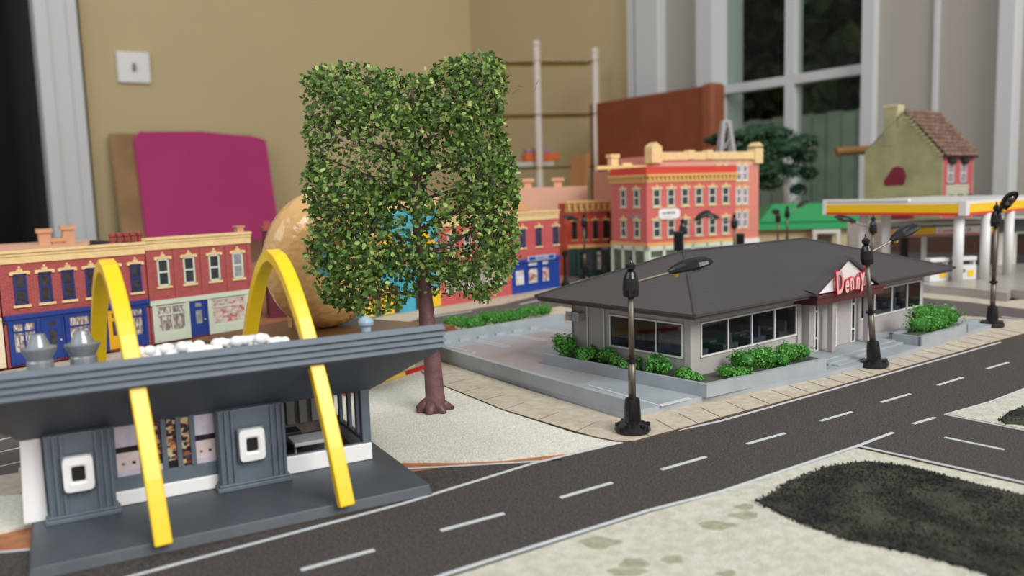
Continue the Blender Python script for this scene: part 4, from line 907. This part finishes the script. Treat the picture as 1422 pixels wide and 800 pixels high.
for x in (1, 3, 5, 7): sash(t, x, 4.3, .8, 1.9, M_mint, M_wpane, M_buff)
shopwin(t, .6, 8.3, 1.1, 2.9, M_mint, M_shelf, (3, 5.6), 2.3)
# pink shop with the blue butcher front
p = Pw(-6.95, 0); t = thing('brick_shop', 'pinkish red brick shop with royal blue shopfront right of the tree crown', 'building', (p[0], p[1], .13), PY)
b = MB(); b.box(0, 7.1, 0, 7.5, 0, 7.05); b.build('walls', M_brickp, t)
cornice(t, 0, 7.1, 6.95, .9, M_buff)
b = MB(); b.box(0, 3.4, .5, 7, 7.05, 8.0); b.build('roof_box', mat('bright red parapet', (206, 66, 46), .6), t)
b = MB(); b.prism_y([(-.2, 7.9), (3.6, 7.9), (1.7, 9.3)], .45, 7.2); b.build('tan_gable', mat('tan roof card', (206, 158, 112), .7), t)
for x in (1.25, 3.6, 6.2): sash(t, x, 4.4, .8, 1.8, M_dnavy, M_wpane, M_buff)
M_rb = mat('royal blue paint', (30, 66, 156), .4)
b = MB(); b.box(0, 7.1, -.25, 0, 2.95, 3.25); b.box(0, 7.1, -.02, 0, 0, 3.0); b.build('shopfront', M_rb, t)
M_pw = mat('pale display', (214, 216, 220), .3, var=.06, vscale=200)  # even pale tone for the upper panes
M_meat = collage('butcher display print', [(222, 222, 226), (206, 204, 204), (210, 178, 170), (226, 226, 228), (170, 110, 104), (216, 212, 196), (200, 190, 160)], .5, .5)
for x0, x1 in ((.35, 1.75), (2.2, 3.75), (4.3, 5.5)): shopwin(t, x0, x1, .75, 2.35, M_rb, M_meat)
for x0, x1 in ((2.2, 3.75), (4.3, 5.4)): shopwin(t, x0, x1, 2.45, 2.95, M_rb, M_pw)
b = MB(); b.box(2.0, 6.1, -.34, -.25, 3.0, 3.5); o = b.build('shop_sign', mat('pale blue sign board', (176, 192, 222), .4), t)
b = MB(); b.box(2.2, 2.75, -.37, -.34, 3.08, 3.42); b.box(5.4, 5.9, -.37, -.34, 3.08, 3.42); b.box(2.75, 5.4, -.36, -.34, 3.1, 3.4); b.build('sign_field', M_rb, o)
text_mesh('sign_lettering', 'BUTCHERS', .42, M_white, o, TM(4.08, -.38, 3.12), .01, align='CENTER', sx=.95)
# long pinkish flat-roof building behind
p = AT(725, 257, 101); t = thing('flat_roof_building', 'long low pinkish tan building with two small chimneys behind the butcher shop', 'building', (p.x-4, 101, 0), 3)
b = MB(); b.box(0, 12, 0, 8, 0, 10.1); b.box(0, 12, 0, 8, 10.1, 10.3); b.build('walls', mat('pinkish tan plaster', (218, 172, 144)), t)
for x in (4.3, 8.0):
    b = MB(); b.box(x, x+.9, .5, 1.2, 10.3, 11); b.box(x-.3, x+1.2, .3, 1.4, 11, 11.4); b.build('chimney', mat('orange tan chimney', (222, 168, 128)), t)
# green-fronted shop
t = thing('brick_shop', 'red brick shop with bracketed orange cornice and dark green shopfront by the corner building', 'building', (6.5, 94.4, .05), 6)
M_redb = brick('orange red brick', (186, 62, 44), (170, 54, 40), (190, 90, 70))
M_dg = mat('dark green paint', (34, 66, 56), .4); M_or = mat('orange buff paint', (222, 176, 110), .6)
b = MB(); b.box(0, 4.6, 0, 4, 0, 7.6); b.box(-.3, 0, 0, 4, 0, 8.3); b.build('walls', M_redb, t); cornice(t, -.2, 5.3, 7.3, 1.3, M_or, brackets=8, depth=.7)
b = MB(); b.box(0, 5.2, -.15, 0, 3.2, 3.6); b.build('belt_course', M_or, t)
for x in (.55, 1.75, 2.95, 4.15): sash(t, x, 4.2, .55, 2.1, mat('black green frame', (26, 38, 36), .4), mat('very dark pane', (24, 30, 32), .2), M_or)
b = MB(); b.box(0, 5.2, -.02, 0, 0, 3.2)
for x in (0, 1.0, 1.8, 3.0, 3.9, 4.9): b.box(x, x+.25, -.25, -.1, 0, 3.2)
b.build('shopfront', M_dg, t)
shopwin(t, 1.25, 1.8, .6, 2.9, M_dg, mat('very dark pane', (24, 30, 32)), (), 2.2); shopwin(t, 2.05, 3.0, .6, 2.9, M_dg, M_wpane, (), 2.2); shopwin(t, 3.25, 3.9, .6, 2.9, M_dg, M_meat, (), 2.2)

# ------------------------------------------------------------ corner building
K0 = (14.0, 84.9)
t = thing('corner_building', 'three storey pinkish red corner building with mint shopfront and oval white sign', 'building', (K0[0], K0[1], 0), 27)
b = MB(); b.box(0, 11.8, 0, 6.4, 0, 11.2); b.build('walls', mat('smooth pinkish red brick', (206, 106, 100), .7, var=.04, vscale=400), t)
b = MB(); b.box(-.1, 11.9, -.1, .2, 11.2, 12.0); b.box(-.1, .2, .2, 6.4, 11.2, 12.0); b.box(11.6, 11.9, .2, 6.4, 11.2, 12); b.box(0, 11.8, 6.2, 6.4, 11.2, 12); b.build('parapet', mat('bright red parapet', (206, 66, 46)), t)
b = MB(); b.box(-.35, 12.1, -.35, 0, 11.0, 11.25); b.box(-.35, 0, -.35, 6.6, 11.0, 11.25); b.box(-.12, 11.9, -.12, 0, 10.4, 11.0); b.box(-.12, 0, -.12, 6.5, 10.4, 11.0)
for k in range(22): b.box(.1+k*.54, .3+k*.54, -.3, -.1, 10.7, 11.0)
for k in range(12): b.box(-.3, -.1, .1+k*.54, .3+k*.54, 10.7, 11.0)
b.build('cornice', M_or, t)
b = MB(); b.box(-.12, 11.9, -.12, 0, 3.85, 4.2); b.box(-.12, 0, -.12, 6.5, 3.85, 4.2); b.build('belt_course', M_or, t)
for z in (7.95, 4.75):
    for k in range(6): sash(t, .75+k*1.83, z, .95, 1.8, M_mint, M_wpane, M_buff)
    for y in (1.2, 3.6): sash(t, y, z, .95, 1.8, M_mint, M_wpane, M_buff, SIDE)
b = MB()
for k in range(7): b.box(0+k*1.9, .35+k*1.9, -.15, 0, 0, 3.85)
b.box(0, 11.8, -.15, 0, 3.4, 3.85); b.box(0, 11.8, -.13, 0, 0, .7); b.box(0, 11.8, -.12, 0, 2.5, 2.7)
for k in range(4): b.box(-.15, 0, 0+k*2.0, .4+k*2.0, 0, 3.85)
b.box(-.15, 0, 0, 6.4, 3.4, 3.85); b.box(-.13, 0, 0, 6.4, 0, .7); b.build('shopfront', M_mint, t)
for k in range(6):
    b = MB(); b.box(.4+k*1.9, 1.85+k*1.9, -.04, .01, .7, 3.4); b.build('shop_pane', mat('green grey pane', (84, 100, 88), .2, var=.2, vscale=100), t)
for k in range(3):
    b = MB(); b.box(-.04, .01, .45+k*2, 1.95+k*2, .7, 3.4); b.build('shop_pane', mat('green grey pane', (84, 100, 88)), t)
b = MB(); q = [(2.7+1.35*math.copysign(abs(math.cos(a))**.5, math.cos(a)), 7.15+.55*math.copysign(abs(math.sin(a))**.5, math.sin(a))) for a in [2*math.pi*k/28 for k in range(28)]]
b.prism_y(q, -.25, -.1); o = b.build('oval_sign', mat('bright white sign board', (240, 240, 240)), t)
b = MB(); rn = random.Random(3); x = 1.75
while x < 3.4: w_ = rn.uniform(.08, .2); b.box(x, x+w_, -.27, -.25, 7.1+rn.uniform(-.03, .03), 7.36+rn.uniform(-.04, .06)); x += w_+.07
b.box(1.9, 2.9, -.27, -.25, 6.84, 6.88); b.build('sign_strokes', mat('grey green sign ink', (120, 140, 140), .6), o)
b = MB(); b.T = SIDE; b.box(.9, 3.2, -.12, 0, 6.75, 7.2); b.build('name_plate', mat('grey pink plate', (168, 128, 130), .6), t)
p = (K0[0]+.6*math.cos(R(27))-7.0*math.sin(R(27)), K0[1]+.6*math.sin(R(27))+7.0*math.cos(R(27)))
t = thing('tall_brick_building', 'taller pale brick building with white windows and buff parapet behind the corner building', 'building', (p[0], p[1], 0), 27)
b = MB(); b.box(5.2, 21.2, 0, 7, 0, 13.4); b.build('walls', mat('pale salmon brick', (222, 140, 124), .75, var=.05, vscale=300), t)
b = MB(); b.box(5.2, 21.2, -.3, .3, 12.9, 13.8); b.box(5.0, 6.4, -.5, .9, 12.6, 14.4); b.box(20.2, 21.4, -.5, .9, 12.4, 14.2)
for x in (10.2, 12.9): b.box(x, x+.9, -.4, .4, 13.0, 14.0)
for x in (5.0, 20.2): b.prism_y([(x, 14.4), (x+1.3, 14.4), (x+.65, 14.9)], -.5, .9)
b.build('parapet', M_buff, t)
b = MB(); b.box(5.4, 21.2, -.06, 0, 12.0, 12.8); b.build('frieze', mat('pale pink frieze', (224, 164, 146), .7), t)
for z in (10.4, 7.6, 4.8):
    for x in (14.6, 17.6):
        for dx in (0, 1.0): sash(t, x+dx, z, .85, 1.9, mat('bright white frame', (244, 244, 244), .4), M_ppane, M_buff)
b = MB(); b.box(5.4, 21.2, -.2, 0, 0, 3.4); b.build('shopfront', mat('bright white frame', (244, 244, 244)), t)
b = MB(); b.box(14.5, 20.8, -.25, -.2, .8, 2.8); b.build('shop_pane', M_ppane, t)
b = MB(); b.box(2.0, 5.4, 3.2, 7, 0, 11.9); b.build('rear_block', mat('brownish salmon plaster', (186, 132, 104), .8), t)
b = MB(); b.box(-1.6, 5.3, .5, 1.1, 12.0, 12.4); b.build('rear_cornice', mat('pale yellow trim', (240, 206, 140), .6), t)
for x in (2.0, 3.6):
    b = MB(); b.box(x-1.2, x-.3, 1.3, 2.1, 11.8, 13.6 if x < 3 else 12.6); b.box(x-1.35, x-.15, 1.2, 2.2, 13.3 if x < 3 else 12.3, 13.7 if x < 3 else 12.7); b.build('chimney', M_buff, t)
# lattice mast
p = AT(1008, 168, 114); t = thing('lattice_mast', 'silver grey tapering lattice mast rising behind the corner building', 'mast', (p.x, 114, 0))
b = MB(); zt = p.z; M_al = mat('pale grey mast plastic', (176, 174, 176), .35, metal=.2)
legs = []
for sx_, sy_ in ((-1, -1), (1, -1), (1, 1), (-1, 1)):
    q = MB(); a = Vector((sx_*2.6, sy_*2.6, 0)); c_ = Vector((sx_*.35, sy_*.35, zt)); legs.append((a, c_)); q.tube([a, c_], .3, 6); q.build('leg', M_al, t)
for i in range(9):
    for k in range(4):
        a0, a1 = legs[k]; b0, b1 = legs[(k+1) % 4]; f0, f1 = i/9, (i+1)/9
        b.tube([a0.lerp(a1, f0), b0.lerp(b1, f1)], .1, 5)
b.box(-.5, .5, -.5, .5, zt-.3, zt+.1); b.build('lattice', M_al, t)

# ------------------------------------------------------------ green-roofed building, dark tree
M_gr = banded('bright green roof', (48, 150, 88), 2, .3, .03, .45)
t = thing('green_roof_building', 'low cream building with a two-tier green roof behind the fuel station canopy', 'building', (34.2, 117, 0), -8)
b = MB(); b.box(0, 19, 0, 9, 0, 3.7); b.build('walls', mat('cream plaster wall', (196, 186, 152), .8, var=.06, vscale=40), t)
b = MB(); b.hull([(-.6, -1.2, 3.5), (19.6, -1.2, 3.5), (19.6, 10, 3.5), (-.6, 10, 3.5)], [(.8, .2, 4.5), (18.2, .2, 4.5), (18.2, 9, 4.5), (.8, 9, 4.5)]); b.hull([(.8, -.1, 4.5), (18.4, -.1, 4.5), (18.4, 9, 4.5), (.8, 9, 4.5)], [(3.2, 2.6, 6.9), (16.4, 2.6, 6.9), (16.4, 7, 6.9), (3.2, 7, 6.9)]); b.build('roof', M_gr, t)
b = MB(); b.box(7.8, 11.4, -2.0, 0, 2.9, 3.4); b.box(7.8, 8.3, -2, -1.5, 0, 2.9); b.box(10.9, 11.4, -2, -1.5, 0, 2.9); b.build('porch', mat('pale porch plastic', (204, 206, 198), .5), t)
b = MB(); b.box(8.5, 10.8, -.1, 0, .3, 2.5); b.build('porch_door', mat('grey door pane', (120, 122, 118), .3), t)
for x in (14.2, 15.4, 2.4, 4.2):
    b = MB(); b.box(x, x+.8, -.12, 0, 1.3, 2.1); b.build('small_window', mat('pale window plate', (196, 190, 168), .5), t)
p = AT(1093, 330, 130); t = thing('model_tree', 'dark green broad model tree standing before the room window', 'tree', (p.x, 130, 0))
b = MB(); b.tube([(0, 0, 0), (.1, 0, 5), (-.5, 0, 9.5), (-2.5, 0, 13.5)], [.6, .45, .4, .3], 8); b.tube([(-.4, 0, 9), (1.6, .4, 13.5)], [.3, .15], 8); b.tube([(0, 0, 6), (2.6, 0, 8.6)], [.2, .1], 6); b.build('trunk', mat('pale grey trunk', (150, 146, 138), .6), t)
M_dkt = leafmat('dark pine foliage', [(0, (16, 44, 26)), (.6, (28, 66, 40)), (1, (52, 96, 58))], .1)
rn = random.Random(21)
for i, (px, py, rx, rz_) in enumerate(((1020, 190, 4.4, .9), (1062, 183, 3.2, 1.3), (1046, 212, 4.0, 1.6), (1088, 205, 3.4, 1.5), (1060, 232, 3.0, 1.6), (1112, 196, 2.4, .9), (1118, 216, 2.0, 1.0), (1100, 236, 2.2, 1.0), (1070, 252, 3.2, 1.2), (1122, 240, 1.3, .8), (1112, 262, 1.2, .7), (995, 195, 1.8, .5), (1020, 215, 3, 1.2), (1080, 185, 2.6, .8))):
    q = AT(px, py, 130); c_ = Vector((q.x-p.x, rn.uniform(-1.5, 1.5), q.z)); b = MB()
    rx *= 1.15; rz_ *= 1.3; b.ball(c_, 1, 12, 8, (rx*.8, rx*.6, rz_*.7), .35)
    for k in range(260):
        v = Vector((rn.gauss(0, 1), rn.gauss(0, 1), rn.gauss(0, 1))).normalized(); b.leaf(c_+Vector((v.x*rx, v.y*rx*.7, v.z*rz_))*rn.uniform(.7, 1.08), rn.uniform(.3, .55), v+Vector((0, 0, .5)))
    b.build('foliage_pad', M_dkt, t)

# ------------------------------------------------------------ olive house
t = thing('paper_house', 'tall olive green gabled house model with brown tiled roof and maroon patch on its wall', 'building', (49.0, 115, 0), -50)
M_ol = mat('olive painted card', (144, 142, 104), .85, col2=(166, 162, 118), vscale=30, bump=.2)
W_, L_, a_ = 10.3, 10.0, 5.2
b = MB(); b.prism_y([(0, 0), (W_, 0), (W_, 13.0), (a_+.2, 18.9), (a_-1.8, 17.6), (2.0, 15.6), (0, 13.9)], 0, .35); b.prism_y([(0, 0), (W_, 0), (W_, 13.0), (a_, 18.7), (0, 13.9)], L_-.3, L_); b.box(0, .3, .35, L_-.3, 0, 13.9); b.build('gable_walls', M_ol, t)
b = MB(); b.box(2.6, 4.3, -.05, 1.6, 14.5, 19.7); b.build('chimney', M_ol, t)
b = MB(); b.box(4.3, 4.5, .0, 1.6, 16.8, 19.6); b.box(2.5, 4.5, -.1, 1.7, 19.6, 19.8); b.build('chimney_side', mat('pale cream card', (216, 206, 160), .8), t)
b = MB(); q = [(3.2, 9.1), (5.5, 9.2), (5.75, 10.4), (5.4, 11.4), (4.6, 11.7), (3.9, 11.5), (3.4, 10.7), (2.8, 9.9), (2.8, 9.3)]; b.prism_y(q, -.06, 0); b.build('maroon_patch', mat('maroon paint', (118, 26, 44), .7), t)
M_tile = mat('brown roof tile', (112, 84, 72), .8, col2=(146, 120, 104), vscale=150)
b = MB(); sl = Vector((W_+.5-a_, 0, 12.7-19.05)); nrow, ncol = 11, 9
b.hull([(a_, -.1, 18.75), (W_+.5, -.1, 12.55), (W_+.5, L_+.1, 12.55), (a_, L_+.1, 18.75)], [(a_, -.1, 18.95), (W_+.5, -.1, 12.75), (W_+.5, L_+.1, 12.75), (a_, L_+.1, 18.95)])
nrm = Vector((-sl.z, 0, sl.x)).normalized()
for r_ in range(nrow):
    for c_ in range(ncol):
        o_ = Vector((a_, 0, 18.98))+sl*(r_/nrow); y0_ = -.1+(L_+.2)*c_/ncol; w_ = (L_+.2)/ncol
        q0 = o_+nrm*.0; q1 = o_+sl/nrow*1.0+nrm*.32
        b.add([(q0.x, y0_+.12, q0.z), (q0.x, y0_+w_-.12, q0.z), (q1.x, y0_+w_-.12, q1.z), (q1.x, y0_+.12, q1.z), (q0.x+.02, y0_+w_/2, q0.z+.28), (q1.x+.1, y0_+w_/2, q1.z+.3)], [(0, 4, 5, 3), (4, 1, 2, 5), (3, 5, 2)], 1)
b.hull([(a_, -.1, 18.75), (-.4, -.1, 13.5), (-.4, L_+.1, 13.5), (a_, L_+.1, 18.75)], [(a_, .36, 18.95), (-.4, .36, 13.7), (-.4, L_+.1, 13.7), (a_, L_+.1, 18.95)])
b.build('roof', [mat('dark roof gap', (48, 34, 30), .9), M_tile], t)
for k in range(12):
    q = Vector((a_, 0, 18.85))+sl*(.12+k/12*.85); b = MB(); b.box(q.x-.2, q.x+.2, -.35, 0, q.z-.22, q.z-.1); b.build('verge_tile', mat('pale cream card', (216, 206, 160)), t)
b = MB(); b.box(W_-.3, W_, .35, L_-.3, 0, 12.7); b.build('front_wall', mat('dusty pink card', (190, 96, 100), .8), t)
FX = Matrix(((0, -1, 0, W_), (1, 0, 0, 0), (0, 0, 1, 0), (0, 0, 0, 1)))
for y in (1.6, 5.6):
    o = sash(t, y, 9.3, 1.9, 2.6, M_white, M_ppane, mat('dark frame', (40, 40, 40), .5), FX, lint=False)
    b = MB(); b.T = FX; b.ball((y+.95, -.3, 12.15), .8, 10, 6, (1.3, .5, .6), .3); b.build('hanging_plant', mat('black green moss', (38, 48, 40), .9), t)
b = MB(); b.T = FX; b.box(1.2, 8.2, -.12, 0, 6.2, 9.1); b.build('pale_panel', mat('pale fleck card', (190, 190, 170), .8, var=.08, vscale=300), t)
for y in (2.0, 4.8, 7.8):
    b = MB(); b.T = FX; b.ball((y, -.5, 6.9), .85, 10, 7, (1, .7, 1), .3); b.build('window_bush', mat('dark grey green moss', (66, 74, 70), .9), t)
b = MB(); b.box(3.6, 6.8, -1.4, 0, 0, 5.4); b.build('lean_to', mat('maroon paint', (118, 26, 44)), t)
p = AT(1186, 210, 122); b = MB(); b.tube([(-2.6, 0, 0), (2.6, .3, .15)], [.6, .65], 10); b.box(2.2, 2.8, -.6, .9, -p.z, -.3)
o = b.build('wooden_peg', mat('orange brown wood', (150, 106, 60), .6)); o.location = p*S; tag(o, 'orange brown wooden peg sticking out left of the olive house', 'wooden peg')

# ------------------------------------------------------------ fuel station
F0 = (39.2, 71.4); FY = 37
M_sw = mat('station white plastic', (224, 224, 222), .35); M_sy = mat('station yellow', (244, 198, 16), .4); M_sr = mat('station red', (214, 60, 30), .4)
M_sc = mat('pale concrete forecourt', (168, 164, 158), .3, var=.06, vscale=30)
t = thing('station_forecourt', 'pale concrete forecourt slab under the fuel station canopy', 'forecourt', (F0[0], F0[1], 0), FY)
q = [Vector(v) for v in g2([(1262, 405), (1292, 409), (1345, 414), (1398, 421), (1404, 416), (1422, 418), (1560, 432)], 0)]
cfy, sfy = math.cos(R(FY)), math.sin(R(FY))
loc_ = [((v.x-F0[0])*cfy+(v.y-F0[1])*sfy, -(v.x-F0[0])*sfy+(v.y-F0[1])*cfy) for v in q]
b = MB(); b.prism(loc_+[(32, -6), (32, 26), (-6, 26), (-7, 4)], .12, .8); b.prism(loc_+[(32, -6), (32, 26), (-6, 26), (-7, 4)], 0, .12, 1); b.build('slab', [M_sc, M_black], t)  # black bottom layer: shadow along the slab foot, put in as colour
b = MB(); b.prism([tuple(v) for v in g2([(1262, 412), (1292, 416), (1345, 421), (1398, 428), (1422, 431), (1560, 440), (1560, 431), (1422, 417), (1398, 420), (1345, 413), (1292, 408), (1262, 404)])], 0, .11); struct('station_pavement', b, M_card)
cn = thing('station_canopy', 'fuel station canopy with white, yellow and red fascia on round white columns', 'canopy', (F0[0], F0[1], 0), FY)
b = MB(); cx1, cy1 = 22, 13.6
b.box(0, cx1, 0, cy1, 6.75, 7.95); b.box(-.1, .55, -.1, .55, 6.7, 7.97); b.box(-.1, 0, cy1-.4, cy1, 6.7, 7.97); b.box(-.1, .4, 5.0, cy1, 7.95, 8.2); b.build('deck', M_sw, cn, bevel=.03)
b = MB(); b.box(.55, cx1, -.08, 0, 6.95, 7.7); b.box(-.08, 0, .55, cy1-.4, 6.95, 7.7); b.build('yellow_band', M_sy, cn)
b = MB(); b.box(.55, cx1, -.08, 0, 6.7, 6.95); b.box(-.08, 0, .55, cy1-.4, 6.7, 6.95); b.build('red_band', M_sr, cn)
def col_at(X, Y, r_=.42):
    lx_ = (X-F0[0])*cfy+(Y-F0[1])*sfy; ly = -(X-F0[0])*sfy+(Y-F0[1])*cfy
    b = MB(); b.tube([(lx_, ly, .8), (lx_, ly, 6.75)], r_, 14); b.build('column', M_sw, cn, smooth=True)
for X, Y in ((39.5, 72.9), (42.6, 74.2), (34.6, 81.2), (36.3, 80.0), (46.5, 77.2)): col_at(X, Y)
st = thing('station_shop', 'glazed fuel station shop with yellow and red fascia behind the columns', 'building', (38.6, 85.5, .8), 4)
b = MB(); b.box(0, 21, 0, 8, 3.2, 4.6); b.box(0, .35, 0, 8, 0, 3.2); b.box(20.6, 21, 0, 8, 0, 3.2); b.box(0, 21, 7.7, 8, 0, 3.2); b.box(4.0, 4.6, 0, .3, 0, 3.3); b.box(12.4, 13.4, 0, .3, 0, 3.3); b.box(13.9, 14.4, 0, .3, 0, 3.3); b.build('walls', mat('pale grey shop wall', (206, 204, 198), .6), st)
b = MB(); b.box(.35, 20.6, .1, .14, 0, 3.25); b.build('glazing', glass('brown shop glass', (120, 110, 98), .1), st)
b = MB(); b.box(.4, 20.5, 4.5, 4.7, 0, 3.2); b.box(1.5, 3.6, 1.5, 3.2, 0, 1.6); b.box(6, 8.5, 1.6, 3, 0, 1.7); b.box(9.5, 11.6, 1.6, 3, 0, 1.9); b.build('shop_fittings', mat('grey brown fittings', (112, 102, 92), .7), st)
b = MB(); b.box(-.1, 12.2, -.2, 0, 3.45, 4.15); b.build('yellow_fascia', M_sy, st)
b = MB(); b.box(-.1, 12.2, -.22, 0, 3.3, 3.45); b.build('red_fascia', M_sr, st)
b = MB(); b.box(.9, 3.2, -.26, -.2, 3.45, 4.15); b.box(5.4, 10.2, -.26, -.2, 3.45, 4.15); fz = b.build('sign_panel', M_white, st)
text_mesh('sign_lettering', 'Community R', .62, M_sr, fz, TM(5.7, -.28, 3.58), .01)
b = MB(); b.box(12.3, 21.1, -.2, 0, 3.4, 4.7); b.box(-.1, 21.1, -.25, 0, 4.15, 4.3); b.build('dark_fascia', mat('blue grey fascia', (60, 70, 78), .5), st)
pm = None
for X, Y, lb in ((38.1, 73.8, 'white fuel pump with yellow panel, left of the nearest canopy column'), (40.9, 74.4, 'white fuel pump with yellow panel, between the two front canopy columns')):
    pm = thing('fuel_pump', lb, 'fuel pump', (X, Y, .8), 10, 'fuel pumps')
    b = MB(); b.box(-.95, .95, -.4, .4, 0, 1.35); b.build('cabinet', M_sw, pm, bevel=.06)
    b = MB(); b.box(-.95, .95, -.42, .42, 1.75, 2.1); b.box(-.9, -.75, -.3, .3, 1.35, 1.75); b.box(.75, .9, -.3, .3, 1.35, 1.75); b.build('head', M_sw, pm, bevel=.05)
    b = MB(); b.box(.05, .6, -.46, -.4, .35, .9); b.build('yellow_panel', M_sy, pm)
    b = MB(); b.box(-.7, -.2, -.44, -.4, .7, 1.0); b.build('price_display', mat('grey display', (110, 112, 116), .3), pm)
